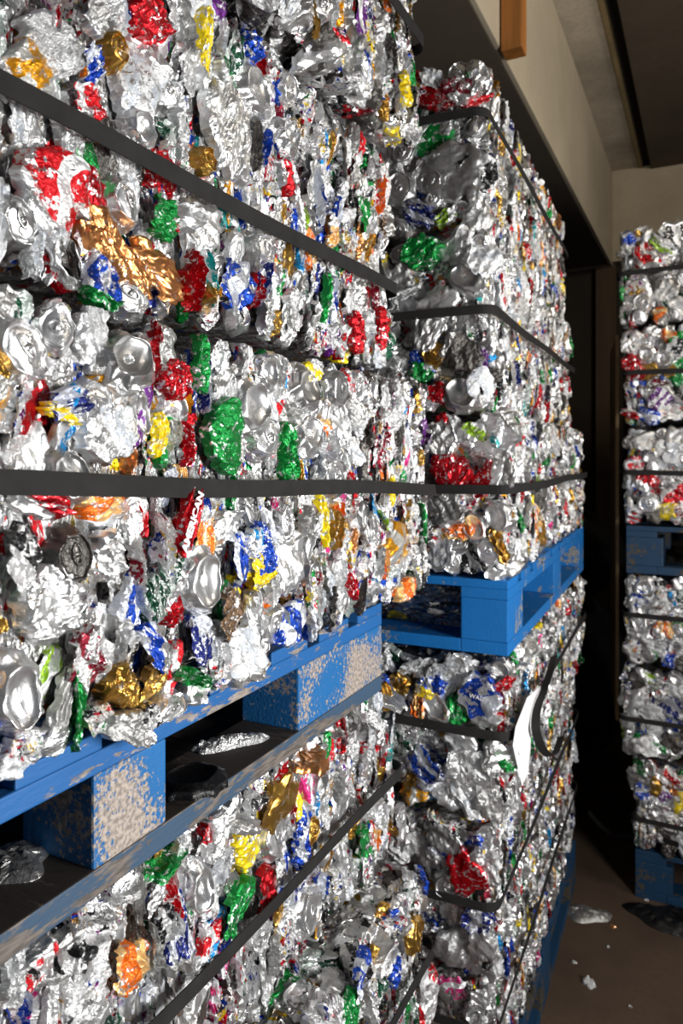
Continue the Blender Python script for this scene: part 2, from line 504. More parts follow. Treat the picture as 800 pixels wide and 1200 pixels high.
def proto_patch(seed, W, H, nu, nv, kind):
    rng = np.random.RandomState(seed)
    u = np.linspace(-1, 1, nu)
    v = np.linspace(-1, 1, nv)
    U, Vv = np.meshgrid(u, v)
    # outline: rounded ends, irregular waist
    wv = 1 - 0.30 * np.abs(Vv) ** 4
    wv *= 1 + 0.16 * np.sin(Vv * rng.uniform(1.5, 4) + rng.uniform(0, 6)) + 0.07 * np.sin(Vv * rng.uniform(6, 11) + rng.uniform(0, 6))
    hv = 1 - 0.16 * np.abs(U) ** 3 + 0.09 * np.sin(U * rng.uniform(2, 6) + rng.uniform(0, 6))
    X = U * W / 2 * wv
    Y = Vv * H / 2 * hv
    e = np.maximum(np.abs(U), np.abs(Vv))
    D = {'body': 0.008, 'scrap': 0.006, 'sliver': 0.009}[kind]
    Z = D * 0.75 * (1 - np.abs(U) ** 5 * 1.5) + D * 0.3 * (1 - np.abs(Vv) ** 6 * 1.6)
    lip = rng.rand()
    if lip < 0.5:
        # a free edge, curling up away from the mass
        sd = rng.choice([-1, 1])
        ed_ = np.clip((U * sd - 0.35) / 0.65, 0, 1)
        Z += ed_ ** 1.5 * D * rng.uniform(1.2, 2.6)
        Z -= 0.014 * (np.where(U * sd > 0.9, np.abs(Vv), e) > 0.985)
    else:
        Z -= 0.014 * (e > 0.985)
    big = folds(X, Y, rng, {'body': 26, 'scrap': 34, 'sliver': 40}[kind], {'body': 0.0055, 'scrap': 0.006, 'sliver': 0.006}[kind], 3)
    Z += big
    Z += (hull(X, Y, rng, W * 0.7, 0.55, 9) - hull(X, Y, rng, W * 0.7, 0.75, 14)) * 0.34
    Z += folds(X, Y, rng, 75, [0.0005, 0.0016, 0.0026][seed % 3], 5)
    Z += folds(X, Y, rng, 170, [0.0002, 0.0008, 0.0013][seed % 3], 5)
    if kind == 'sliver':
        Uw = U + 0.22 * np.sin(Vv * rng.uniform(2, 4) + rng.uniform(0, 6)) + 0.08 * np.sin(Vv * rng.uniform(7, 11) + rng.uniform(0, 6))
        fq_ = rng.uniform(0.9, 2.2)
        tw = np.abs((Uw * fq_ + rng.uniform(0, 1)) % 1.0 * 2 - 1)
        Z = Z * 0.6 + (tw ** 0.8 - 0.5) * rng.uniform(0.007, 0.013) * (1 - 0.5 * np.abs(Vv) ** 3)
    X += folds(X, Y + 1, rng, 50, 0.0035, 3)
    Y += folds(X + 2, Y, rng, 45, 0.0045, 3)
    if kind == 'body':
        # a rolled rim near one end
        s = rng.choice([-1, 1])
        c = rng.uniform(0.62, 0.80) + 0.12 * U ** 2 * rng.choice([-1, 1])
        Z += 0.0035 * np.exp(-((Vv * s - c) / 0.05) ** 2)
    V3 = np.stack([X, Y, Z], -1).reshape(-1, 3)
    Fq = grid_faces(nu, nv)
    fc_v = Vv.reshape(-1)[Fq].mean(1)
    fc_x = X.reshape(-1)[Fq].mean(1)
    M = np.zeros(len(Fq), dtype=np.int32)
    if kind == 'body':
        M[fc_v * s > 0.58] = 1
    elif kind == 'scrap' and rng.rand() < 0.4:
        M[(fc_x * rng.uniform(-1, 1) * 30 + fc_v * rng.uniform(-1, 1)) > 0.2] = 1
    S = np.zeros(len(Fq), dtype=bool)
    if rng.rand() < 0.35:
        S[:] = True
    return dict(V=V3, F=Fq, M=M, S=S, w=W, h=H, kind=kind)


def proto_disc(seed, nr, ns, base=False):
    """one end of a can with a crumpled skirt of body behind it; lids carry ring panel, opening and pull tab"""
    rng = np.random.RandomState(seed)
    if base:
        prof = [(0.0005, -0.0105), (0.006, -0.0100), (0.011, -0.0088), (0.0155, -0.0068), (0.019, -0.0042), (0.0212, -0.0014), (0.0224, 0.0016), (0.0236, 0.0012),
                (0.0262, -0.0020), (0.0290, -0.0065), (0.0320, -0.0105), (0.0340, -0.018), (0.034, -0.028)]
    else:
        prof = [(0.0005, 0.0), (0.006, 0.0), (0.011, 0.0002), (0.016, 0.0003), (0.0188, 0.0), (0.0206, -0.0004), (0.0216, -0.0026), (0.0228, -0.0024),
                (0.0240, 0.0012), (0.0250, 0.0026), (0.0262, 0.0018), (0.0272, -0.003), (0.0300, -0.0085), (0.0325, -0.014), (0.033, -0.026)]
    pr = np.array(prof)
    tt = np.linspace(0, len(pr) - 1, nr)
    rr = np.interp(tt, np.arange(len(pr)), pr[:, 0])
    zz = np.interp(tt, np.arange(len(pr)), pr[:, 1])
    a = np.linspace(0, 2 * math.pi, ns, endpoint=False)
    A, Rr = np.meshgrid(a, rr)
    _, Z = np.meshgrid(a, zz)
    Z = Z.copy()
    X, Y = Rr * np.cos(A), Rr * np.sin(A)
    if not base:
        q = ((X) / 0.0085) ** 2 + ((Y + 0.010) / 0.0075) ** 2
        Z -= 0.0011 * (q < 1)
        q2 = ((X) / 0.008) ** 2 + ((Y - 0.004) / 0.014) ** 2
        Z += 0.0006 * (q2 < 1.2)
    V3 = np.stack([X.ravel(), Y.ravel(), Z.ravel()], -1)
    Fq = grid_faces(ns, nr, True)
    n0 = len(Fq)
    rim = Rr.reshape(-1)[Fq].mean(1)
    M = np.where(Z.reshape(-1)[Fq].mean(1) < -0.010, 0, 1).astype(np.int32)
    if not base:
        # pull tab: a flattened ring with a rivet
        nt_, nk = 18, 5
        ta = np.linspace(0, 2 * math.pi, nt_, endpoint=False)
        tv = []
        for kk in range(nk):
            b = 2 * math.pi * kk / nk
            for t in ta:
                rx, ry = 0.0060 + 0.0018 * math.cos(b), 0.0105 + 0.0018 * math.cos(b)
                tv.append((rx * math.cos(t), 0.003 + ry * math.sin(t), 0.0022 + 0.0009 * math.sin(b)))
        fv = []
        for kk in range(nk):
            for i in range(nt_):
                i2, k2 = (i + 1) % nt_, (kk + 1) % nk
                fv.append((kk * nt_ + i, kk * nt_ + i2, k2 * nt_ + i2, k2 * nt_ + i))
        o0 = len(V3)
        bar = [(-0.0055, 0.0, 0.0012), (0.0055, 0.0, 0.0012), (0.0055, 0.0045, 0.0012), (-0.0055, 0.0045, 0.0012),
               (-0.0055, 0.0, 0.0030), (0.0055, 0.0, 0.0030), (0.0055, 0.0045, 0.0030), (-0.0055, 0.0045, 0.0030)]
        bf = [(4, 5, 6, 7), (0, 4, 7, 3), (1, 2, 6, 5), (0, 1, 5, 4), (3, 7, 6, 2)]
        V3 = np.vstack([V3, np.array(tv), np.array(bar)])
        Fq = np.vstack([Fq, np.array(fv, dtype=np.int32) + o0, np.array(bf, dtype=np.int32) + o0 + len(tv)])
        M = np.concatenate([M, np.ones(len(fv) + len(bf), dtype=np.int32)])
    x, y = V3[:, 0].copy(), V3[:, 1].copy()
    r = np.hypot(x, y)
    # buckling: one or two sharp folds, crumple growing towards the skirt
    b = rng.uniform(0, math.pi)
    d = x * math.cos(b) + y * math.sin(b) - rng.uniform(-0.012, 0.012)
    V3[:, 2] += -np.abs(d) * rng.uniform(0.03, 0.34) + 0.004
    b2 = b + rng.uniform(0.7, 2.2)
    d2 = x * math.cos(b2) + y * math.sin(b2) - rng.uniform(-0.018, 0.018)
    V3[:, 2] += np.abs(d2) * rng.uniform(-0.25, 0.22)
    g = np.clip((r - 0.018) / 0.014, 0, 1)
    V3[:, 2] += folds(x, y, rng, 40, 0.007, 4) * g + folds(x, y, rng, 70, 0.0010, 4) * (0.1 + g)
    sx = rng.uniform(0.72, 1.0)
    V3[:, 0] *= sx
    V3[:, 0] += folds(x + 3, y, rng, 38, 0.006, 3) * (0.12 + g)
    V3[:, 1] += folds(x, y + 3, rng, 38, 0.006, 3) * (0.12 + g)
    S = np.zeros(len(Fq), dtype=bool)
    S[:n0] = rim[:n0] < 0.029
    S[n0:] = True
    return dict(V=V3, F=Fq, M=M, S=S, w=0.066 * sx, h=0.066, kind='base' if base else 'end')


def make_protos(level):
    P = {'body': [], 'scrap': [], 'sliver': [], 'end': [], 'base': []}
    q = {0: 1.75, 1: 0.85, 2: 0.45}[level]
    g = lambda n: max(6, int(n * q))
    for i in range(9):
        P['body'].append(proto_patch(100 + i, 0.060 + 0.012 * (i % 3), 0.105, g(24), g(36), 'body'))
    for i in range(9):
        P['scrap'].append(proto_patch(200 + i, 0.052 + 0.01 * (i % 4), 0.062, g(22), g(24), 'scrap'))
    for i in range(12):
        P['sliver'].append(proto_patch(300 + i, 0.030, 0.085, g(22), g(34), 'sliver'))
    for i in range(7):
        P['end'].append(proto_disc(400 + i, max(15, int(g(30) * .8)), int(g(36) * .85)))
    for i in range(5):
        P['base'].append(proto_disc(500 + i, max(13, int(g(26) * .8)), int(g(36) * .85), True))
    return P


LOD = [make_protos(0), make_protos(1), make_protos(2)]
NAMES = {'body': 'crushed_can', 'scrap': 'foil_scrap', 'sliver': 'folded_can', 'end': 'can_lid', 'base': 'can_base'}
MESHES = {}


def proto_mesh(lod, kind, i):
    key = (lod, kind, i)
    if key not in MESHES:
        p = LOD[lod][kind][i]
        MESHES[key] = mesh_from(NAMES[kind], p['V'], p['F'], [MAT['silver'], MAT['silver']], p['M'], p['S'])
    return MESHES[key]


# ------------------------------------------------------------------ bales
class Bale:
    """A strapped block of pressed cans. Local frame: x from -w to 0 (0 = aisle face), y from 0 to L, z from 0 to H."""

    def __init__(s, name, label, X, Y, Z, w, L, H, rot=0.0, lod=0, cap=100, seed=1, straps=(), group=None, dens=1.0,
                 faces=('px', 'ny'), strap_w=0.021, slope=0.0):
        s.X, s.Y, s.Z, s.w, s.L, s.H, s.rot, s.lod, s.cap = X, Y, Z, w, L, H, rot, lod, cap
        s.rng = random.Random(seed)
        s.nr = np.random.RandomState(seed)
        s.o = thing(name, label, 'bale', (X, Y, Z), rot, group)
        s.M = Matrix.Translation((X, Y, Z)) @ Matrix.Rotation(rot, 4, 'Z')
        s.items = []
        s.straps, s.slope, s.strap_w = straps, slope, strap_w
        s.faces, s.dens = faces, dens

    def face_frame(s, f):
        # origin, a-axis, b-axis(up), normal, a-length
        if f == 'px':
            return Vector((0, 0, 0)), Vector((0, 1, 0)), Vector((0, 0, 1)), Vector((1, 0, 0)), s.L, s.H
        if f == 'ny':
            return Vector((-s.w, 0, 0)), Vector((1, 0, 0)), Vector((0, 0, 1)), Vector((0, -1, 0)), s.w, s.H
        if f == 'py':
            return Vector((0, s.L, 0)), Vector((-1, 0, 0)), Vector((0, 0, 1)), Vector((0, 1, 0)), s.w, s.H
        if f == 'nx':
            return Vector((-s.w, s.L, 0)), Vector((0, -1, 0)), Vector((0, 0, 1)), Vector((-1, 0, 0)), s.L, s.H
        if f == 'top':
            return Vector((-s.w, 0, s.H)), Vector((1, 0, 0)), Vector((0, 1, 0)), Vector((0, 0, 1)), s.w, s.L
        if f == 'bot':
            return Vector((-s.w, 0, 0)), Vector((1, 0, 0)), Vector((0, 1, 0)), Vector((0, 0, -1)), s.w, s.L

    def add(s, f, a, b, kind, idx, mat, rot, sx, sy, sz, off, tilt=(0, 0), feature=False, mat2='silver'):
        O, A, B, N, la, lb = s.face_frame(f)
        p = O + A * a + B * b + N * off
        # round the block's edges: tilt outward there
        n = N.copy()
        if not feature:
            m = 0.035
            if a < m: n -= A * (1 - a / m) * 0.6
            if a > la - m: n += A * (1 - (la - a) / m) * 0.6
            if b < m: n -= B * (1 - b / m) * 0.5
            if b > lb - m: n += B * (1 - (lb - b) / m) * 0.5
        n += A * tilt[0] + B * tilt[1]
        n.normalize()
        up = B - n * B.dot(n)
        up.normalize()
        rt = up.cross(n).normalized()
        c, d = math.cos(rot), math.sin(rot)
        # in-plane angle first in face axes, then squeeze along the face's a axis by sx
        m3 = Matrix((rt, up, n)).transposed()
        loc = Matrix(((c, -d, 0), (d, c, 0), (0, 0, 1)))
        sq = Matrix.Diagonal((sx, sy, sz))
        if kind in ('end', 'base'):
            T = m3 @ sq @ loc
        else:
            T = m3 @ loc @ sq
        s.items.append(dict(T=T, p=p, kind=kind, idx=idx, mat=mat, mat2=mat2, f=f, ab=(a, b), feature=feature,
                            r=max(sx, sy) * {'body': .05, 'scrap': .032, 'sliver': .034, 'end': .03, 'base': .03}[kind]))

    def strap_h(s, y):
        return [h + s.slope * y for h in s.straps]

    def fill(s, feats=()):
        for f in s.faces:
            O, A, B, N, la, lb = s.face_frame(f)
            edge_on = f in ('px', 'nx')
            area_ = la * lb
            n = int(area_ * s.dens * (1050 if edge_on else 560))
            # jittered cells
            cell = math.sqrt(area_ / max(n, 1))
            na, nb = max(1, int(la / cell)), max(1, int(lb / cell))
            pts = [((i + s.rng.uniform(0.0, 1.0)) * la / na, (j + s.rng.uniform(0.0, 1.0)) * lb / nb) for i in range(na) for j in range(nb)]
            s.rng.shuffle(pts)
            for (a, b) in pts:
                if any(ff['f'] == f and ((a - ff['a']) / (ff['ra'] + 0.004)) ** 2 + ((b - ff['b']) / (ff['rb'] + 0.004)) ** 2 < 0.8 for ff in feats):
                    continue
                near = 9
                if f in ('px', 'ny') and s.straps:
                    near = min(abs(b - h) for h in s.strap_h(a if f == 'px' else 0))
                kind = s.rng.choices(['body', 'scrap', 'sliver', 'end', 'base'],
                                     [2.2, 3.2, 7.0, 1.0, 0.8] if edge_on else [4.2, 3.5, 1.2, 1.5, 1.1])[0]
                idx = s.rng.randrange(len(LOD[0][kind]))
                mat = s.rng.choice(PALETTE)
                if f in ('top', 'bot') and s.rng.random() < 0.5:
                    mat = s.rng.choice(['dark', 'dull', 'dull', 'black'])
                if edge_on:
                    rot = s.rng.gauss(0, 0.22) + (math.pi if s.rng.random() < .5 else 0)
                    sx = s.rng.uniform(0.28, 0.75) if kind != 'sliver' else s.rng.uniform(0.28, 0.9)
                    sy = s.rng.uniform(0.5, 0.95)
                    if kind in ('end', 'base'):
                        rot = s.rng.uniform(0, 6.28)
                        sx, sy = s.rng.uniform(0.45, 0.85), s.rng.uniform(0.85, 1.05)
                else:
                    rot = s.rng.uniform(0, 6.28)
                    sx, sy = s.rng.uniform(0.75, 1.05), s.rng.uniform(0.7, 1.05)
                    if kind in ('end', 'base'):
                        sx, sy = s.rng.uniform(0.8, 1.0), s.rng.uniform(0.8, 1.0)
                off = s.rng.triangular(-0.024, 0.003, -0.003)
                sz = s.rng.uniform(0.55, 0.9)
                if f == 'top':
                    off -= 0.016
                    sz *= 0.7
                if near < 0.045:
                    off, sz = s.rng.uniform(-0.018, -0.010), 0.5
                hh = 0.05 * sy
                mat2 = s.rng.choice(['silver', 'silver2', 'silver', 'dull', 'gold' if mat in ('gold', 'copper', 'amber') else 'silver2'])
                if kind in ('end', 'base'):
                    mat2 = s.rng.choice(['lid', 'lid', 'lid', 'lidd', 'lidd', 'silver2', 'gold' if mat in ('gold', 'copper', 'amber') else 'lid'])
                mg = {'body': 0.05, 'scrap': 0.026, 'sliver': 0.042, 'end': 0.028, 'base': 0.028}[kind] * (sy * 1.1 if edge_on else 0.95)
                s.add(f, min(max(a, 0.01), la - 0.01), min(max(b, mg), lb - mg), kind, idx, mat, rot, sx, sy, sz, off,
                      (s.rng.uniform(-.26, .26), s.rng.uniform(-.2, .2)), mat2=mat2)
        return s

    def build(s):
        # which pieces show largest in the photograph's view
        for it in s.items:
            wp = s.M @ it['p']
            q = project(wp)
            big = 0
            if q and -40 < q[0] < 840 and -40 < q[1] < 1240:
                N = s.face_frame(it['f'])[3]
                nw = (s.M.to_3x3() @ N)
                view = (Vector((0, 0, EYE)) - wp)
                cosv = max(nw.dot(view.normalized()), 0)
                big = it['r'] / q[2] * (0.15 + cosv)
            it['big'] = big + (10 if it['feature'] else 0)
        order = sorted(s.items, key=lambda i: -i['big'])
        count = {}
        parts, rest = [], []
        for it in order:
            if len(parts) < s.cap and it['big'] > 0.002:
                parts.append(it)
            else:
                rest.append(it)
        for it in parts:
            me = proto_mesh(s.lod, it['kind'], it['idx'])
            o = link(NAMES[it['kind']], me, s.o)
            m4 = it['T'].to_4x4()
            m4.translation = it['p']
            o.matrix_local = m4
            o.material_slots[0].link = 'OBJECT'
            o.material_slots[0].material = MAT[it['mat']]
            o.material_slots[1].link = 'OBJECT'
            o.material_slots[1].material = MAT[it['mat2']]
            it['o'] = o
        for it in parts:
            if it.get('text'):
                txt, size, ang, bold = it['text']
                O, A, B, N, la, lb = s.face_frame(it['f'])
                cu = bpy.data.curves.new('lettering', 'FONT')
                cu.body, cu.size, cu.extrude, cu.align_x, cu.align_y, cu.resolution_u = txt, size, 0.0003, 'CENTER', 'CENTER', 2
                cu.offset = 0.0006 * bold
                cu.materials.append(PAPER)
                tc_ = bpy.data.objects.new('lettering_curve', cu)
                t_ = link('lettering', bpy.data.meshes.new_from_object(tc_))
                bpy.data.objects.remove(tc_)
                t_.parent = it['o']
                m3 = Matrix((A, B, N)).transposed() @ Matrix.Rotation(ang, 3, 'Z')
                W_ = m3.to_4x4()
                W_.translation = it['p'] + N * 0.0065 - A * 0.004 * bold
                pl = it['T'].to_4x4()
                pl.translation = it['p']
                t_.matrix_parent_inverse = pl.inverted()
                t_.matrix_basis = W_
        # the rest of the pressed mass: one part
        Vs, Fs, Ms, Ss = [], [], [], []
        n0 = 0
        lod = s.lod
        for it in rest:
            p = LOD[lod if it['big'] > 0.004 else min(2, lod + 1)][it['kind']][it['idx']]
            T = np.array(it['T'])
            V = p['V'] @ T.T + np.array(it['p'])
            if not it['feature']:       # pressed flat against the bale or pallet above and below
                V[:, 2] = np.clip(V[:, 2], 0.001, s.H - 0.001)
            Vs.append(V)
            Fs.append(p['F'] + n0)
            n0 += len(V)
            Ms.append(np.where(p['M'] == 1, KEYS.index(it['mat2']), KEYS.index(it['mat'])))
            Ss.append(p['S'])
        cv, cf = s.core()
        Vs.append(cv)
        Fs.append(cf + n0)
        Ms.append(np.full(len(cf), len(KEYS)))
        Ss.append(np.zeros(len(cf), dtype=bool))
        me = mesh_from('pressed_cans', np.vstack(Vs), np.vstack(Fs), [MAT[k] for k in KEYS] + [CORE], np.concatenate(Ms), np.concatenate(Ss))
        o = link('pressed_cans', me, s.o)
        o['kind'] = 'stuff'
        for h in s.straps:
            s.strap(h)
        return s

    def core(s):
        step = {0: 0.009, 1: 0.013, 2: 0.02}[s.lod]
        Vs, Fs = [], []
        n0 = 0
        rng = np.random.RandomState(77)
        ph = rng.uniform(0, 6, (3, 6))
        fr = rng.uniform(60, 260, (3, 6, 3))
        fr[:, :, 2] *= 0.35
        for f in ('px', 'ny', 'py', 'nx', 'top', 'bot'):
            st = step if f in s.faces else 0.03
            O, A, B, N, la, lb = s.face_frame(f)
            na, nb = int(la / st) + 2, int(lb / st) + 2
            U, W_ = np.meshgrid(np.linspace(0, la, na), np.linspace(0, lb, nb))
            P = np.array(O)[None, None] + U[..., None] * np.array(A) + W_[..., None] * np.array(B)
            P = P.reshape(-1, 3)
            c = np.array([-s.w / 2, s.L / 2, s.H / 2])
            half = np.array([s.w / 2, s.L / 2, s.H / 2])
            P = c + (P - c) * ((half - 0.022) / half)
            # rounded corners
            rr = 0.03
            q = np.clip(P - c, -(half - rr - 0.022), half - rr - 0.022)
            dlt = (P - c) - q
            ln = np.linalg.norm(dlt, axis=1, keepdims=True)
            P = c + q + dlt / np.maximum(ln, 1e-6) * rr
            D = np.zeros_like(P)
            for k in range(3):
                for m in range(6):
                    arg = P @ fr[k, m] + ph[k, m]
                    D[:, k] += np.abs((arg / math.pi) % 2 - 1) - 0.5
            P = P + D * 0.0045
            Vs.append(P)
            fq = grid_faces(na, nb)
            if f in ('top', 'nx', 'bot') and False:
                fq = fq[:, ::-1]
            Fs.append(fq + n0)
            n0 += len(P)
        return np.vstack(Vs), np.vstack(Fs)

    def strap(s, h):
        off = 0.013
        rad = 0.03
        pts, ups = [], []
        x0, x1, y0, y1 = -s.w - off, off, -off, s.L + off
        seq = [(x1, y0, -math.pi / 2, 0), (x1, y1, 0, math.pi / 2), (x0, y1, math.pi / 2, math.pi), (x0, y0, math.pi, 1.5 * math.pi)]
        cor = []
        for (cx, cy, a0, a1) in seq:
            ccx = cx - rad if cx > -s.w / 2 else cx + rad
            ccy = cy - rad if cy > s.L / 2 else cy + rad
            for k in range(7):
                a = a0 + (a1 - a0) * k / 6
                cor.append((ccx + rad * math.cos(a), ccy + rad * math.sin(a)))
        full = []
        for i, p in enumerate(cor):
            q = cor[(i + 1) % len(cor)]
            full.append(p)
            d = math.hypot(q[0] - p[0], q[1] - p[1])
            if d > 0.1:
                m = int(d / 0.05)
                for k in range(1, m):
                    t = k / m
                    full.append((p[0] + (q[0] - p[0]) * t, p[1] + (q[1] - p[1]) * t))
        ph = s.rng.uniform(0, 6)
        for (x, y) in full:
            z = h + s.slope * y + 0.0022 * math.sin(y * 9 + x * 7 + ph)
            pts.append((x, y, z))
            ups.append((0.10 * math.sin(y * 5 + ph), 0.0, 1))
        o = sweep_band('packing_strap', pts, ups, s.strap_w, 0.0016, STRAP, s.o, closed=True)
        return o


def locate(b, f, px, py):
    """point (a, b) on a bale's face seen at a picture position, and its depth"""
    O, A, B, N, la, lb = b.face_frame(f)
    M = b.M
    Ow = M @ O
    m3 = M.to_3x3()
    Aw, Bw, Nw = m3 @ A, m3 @ B, m3 @ N
    d = cam_ray(px, py)
    c = Vector((0, 0, EYE))
    t = (Ow - c).dot(Nw) / d.dot(Nw)
    p = c + d * t - Ow
    return p.dot(Aw), p.dot(Bw), t


def features(b, rows):
    fs = []
    for row in rows:
        f, px, py, wpx, hpx, kind, idx, mat, rot = row[:9]
        mat2 = row[9] if len(row) > 9 else 'silver2'
        a0, _, _ = locate(b, f, px - wpx / 2, py)
        a1, _, _ = locate(b, f, px + wpx / 2, py)
        a, bb, t = locate(b, f, px, py)
        if not -0.045 * (b is n1) + 0.012 < bb < b.H - 0.012:
            continue
        wa = abs(a1 - a0)
        hb = hpx * t / F
        fs.append(dict(f=f, a=a, b=bb, ra=wa / 2, rb=hb / 2))
        p = LOD[0][kind][idx]
        W, H = p['w'], p['h']
        if abs(math.sin(rot)) > 0.7 and kind not in ('end', 'base'):
            sx, sy = hb / W, wa / H
        else:
            sx, sy = wa / W, hb / H
        if kind in ('end', 'base'):
            mat2 = {'silver2': 'lid', 'silver': 'lid', 'dull': 'lidd'}.get(mat2, mat2)
        b.add(f, a, bb, kind, idx, mat, rot, sx, sy, 0.8, 0.004, feature=True, mat2=mat2)
        b.items[-1]['text'] = row[10] if len(row) > 10 else None
        if len(row) > 10:       # the printed piece lies on top of its neighbours
            b.items[-1]['p'] = b.items[-1]['p'] + b.face_frame(f)[3] * 0.007
    return fs


# ------------------------------------------------------------------ the setting
def slab(name, x0, x1, y0, y1, z0, z1, mat):
    return structure(box(name, x0, x1, y0, y1, z0, z1, mat, bev=0.004))


YB = 5.65
slab('floor', -3.0, 2.2, -1.5, YB, -0.1, 0.0, FLOORM)
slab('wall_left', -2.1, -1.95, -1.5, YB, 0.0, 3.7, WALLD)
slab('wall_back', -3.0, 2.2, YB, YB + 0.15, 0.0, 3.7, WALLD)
HB = EYE + 1.35
HT = EYE + 2.02
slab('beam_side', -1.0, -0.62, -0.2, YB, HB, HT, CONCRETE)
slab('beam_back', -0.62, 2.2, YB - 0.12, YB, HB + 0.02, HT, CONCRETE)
# beam soffit: underside and groove with shade put into their colour, and the wall plate beyond
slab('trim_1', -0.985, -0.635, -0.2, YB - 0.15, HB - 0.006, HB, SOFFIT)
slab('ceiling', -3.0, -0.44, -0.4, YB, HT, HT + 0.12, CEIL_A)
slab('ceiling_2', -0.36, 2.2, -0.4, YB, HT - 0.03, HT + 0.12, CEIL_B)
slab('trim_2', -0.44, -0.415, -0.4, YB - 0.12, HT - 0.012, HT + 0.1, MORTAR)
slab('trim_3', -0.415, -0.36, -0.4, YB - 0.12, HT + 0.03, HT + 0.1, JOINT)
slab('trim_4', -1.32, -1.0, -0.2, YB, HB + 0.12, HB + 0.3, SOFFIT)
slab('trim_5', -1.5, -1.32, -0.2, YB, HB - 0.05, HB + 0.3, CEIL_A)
# back wall boards: posts and panels in the gap between the stacks
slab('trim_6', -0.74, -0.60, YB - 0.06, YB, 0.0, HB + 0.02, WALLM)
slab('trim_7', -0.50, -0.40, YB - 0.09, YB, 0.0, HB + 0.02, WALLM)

po = thing('timber_post', 'short orange-brown timber post hanging down against the concrete beam', 'post', (0, 0, 0))
po.location = (-0.575, 2.42, EYE + 1.33)
box('post_body', -0.04, 0.03, -0.035, 0.035, 0.0, 0.69, TIMBER, po, bev=0.004)

sh = box('plywood_sheet', -0.012, 0.0, -0.2, 0.35, 0, 1.45, CARD, bev=0.001, loc=(-0.33, 3.1, 0.55), rotz=0.15)


# ------------------------------------------------------------------ pallets
def pallet(name, label, X, Y, Z, w, L, rot, edge, block, board, mid, group='blue wooden pallets', hb=0.092, bl=(0.15, 0.15, 0.15), bw=0.10):
    """local frame as for a bale; base boards all round, nine blocks, stringers and deck boards"""
    o = thing(name, label, 'pallet', (X, Y, Z), rot, group)
    t = 0.027
    for x0 in (-0.10, -w / 2 - 0.05, -w):
        bb_ = box('base_board', x0, x0 + 0.10, 0, L, 0, t, board, o, bev=0.002)
        if board is GREY_WOOD:      # upper face in a darker wood
            bb_.data.materials.append(DARK_WOOD)
            for pl_ in bb_.data.polygons:
                if pl_.normal.z > 0.7:
                    pl_.material_index = 1
    for y0 in (0.0, L - 0.10):
        box('base_board', -w + 0.1005, -w / 2 - 0.0505, y0, y0 + 0.10, 0, t, board, o, bev=0.002)
        box('base_board', -w / 2 + 0.0505, -0.1005, y0, y0 + 0.10, 0, t, board, o, bev=0.002)
    ys = [(0, bl[0]), (mid - bl[1] / 2, mid + bl[1] / 2), (L - bl[2], L)]
    for x0 in (-bw, -w / 2 - 0.05, -w):
        for (a, b) in ys:
            box('block', x0, x0 + bw, a, b, t, t + hb, block, o, bev=0.003)
    for x0 in (-0.10, -w / 2 - 0.05, -w):
        box('stringer_board', x0, x0 + 0.10, 0, L, t + hb, t + hb + 0.022, edge, o, bev=0.002)
    nb = 9
    for k in range(nb):
        y = k * (L - 0.10) / (nb - 1)
        box('deck_board', -w, 0, y, y + 0.10, t + hb + 0.022, t + hb + 0.040, edge, o, bev=0.002)
    return o, t + hb + 0.040


D = 0.53
z_np = EYE - 0.432
# near pallet, block geometry read from the photograph
P1, ph1 = pallet('pallet', 'worn blue pallet with chipped blocks under the nearest bales', -D, 0.02, z_np, 1.0, 1.19, 0.0, BLUE_EDGE, BLUE_CHIP,
                 GREY_WOOD, 0.55, bl=(0.15, 0.105, 0.30))

ROT2 = math.radians(1.5)
C2 = Vector((-0.367, 1.483, 0))
pl2 = thing
P2, ph2 = pallet('pallet', 'bright blue pallet halfway up the second stack', C2.x, C2.y, EYE - 0.42, 1.0, 1.22, ROT2, BLUE_NEW, BLUE_NEW, BLUE_NEW, 0.64,
                 hb=0.088, bw=0.10, bl=(0.15, 0.12, 0.12))
P3, ph3 = pallet('pallet', 'blue pallet on the floor beneath the second stack', C2.x - 0.03, C2.y + 0.02, 0.0, 1.0, 1.22, ROT2, BLUE_OLD, BLUE_OLD, BLUE_OLD, 0.6)
P6, ph6 = pallet('pallet', 'pallet on the floor beneath the nearest stack', -D - 0.03, -0.05, 0.0, 1.0, 1.24, 0.0, BLUE_OLD, BLUE_OLD, BLUE_OLD, 0.6)
XR, YR = -0.26, 2.74


def pallet_front(name, label, X, Y, Z):
    o, h = pallet(name, label, X, Y, Z, 1.0, 1.2, math.pi / 2, BLUE_OLD, BLUE_OLD, BLUE_OLD, 0.6, bl=(0.16, 0.14, 0.15))
    return o, h


# these two are turned a quarter, their long side to the camera: local x=0 face looks along -y after the turn below
def turned(X, Y):
    return X, Y


P4, ph4 = pallet('pallet', 'dull blue pallet halfway up the far right stack', XR, YR, EYE - 0.425, 1.0, 1.2, 0.0, BLUE_OLD, BLUE_OLD, BLUE_OLD, 0.6, hb=0.10, bl=(.14, .14, .14), bw=0.12)
P5, ph5 = pallet('pallet', 'dull blue pallet on the floor beneath the far right stack', XR, YR, 0.0, 1.0, 1.2, 0.0, BLUE_OLD, BLUE_OLD, BLUE_OLD, 0.6, hb=0.10, bl=(.14, .14, .14), bw=0.12)
for p_ in (P4, P5):
    p_.location.x = XR + 1.0 + (0.0 if p_ is P4 else 0.03)

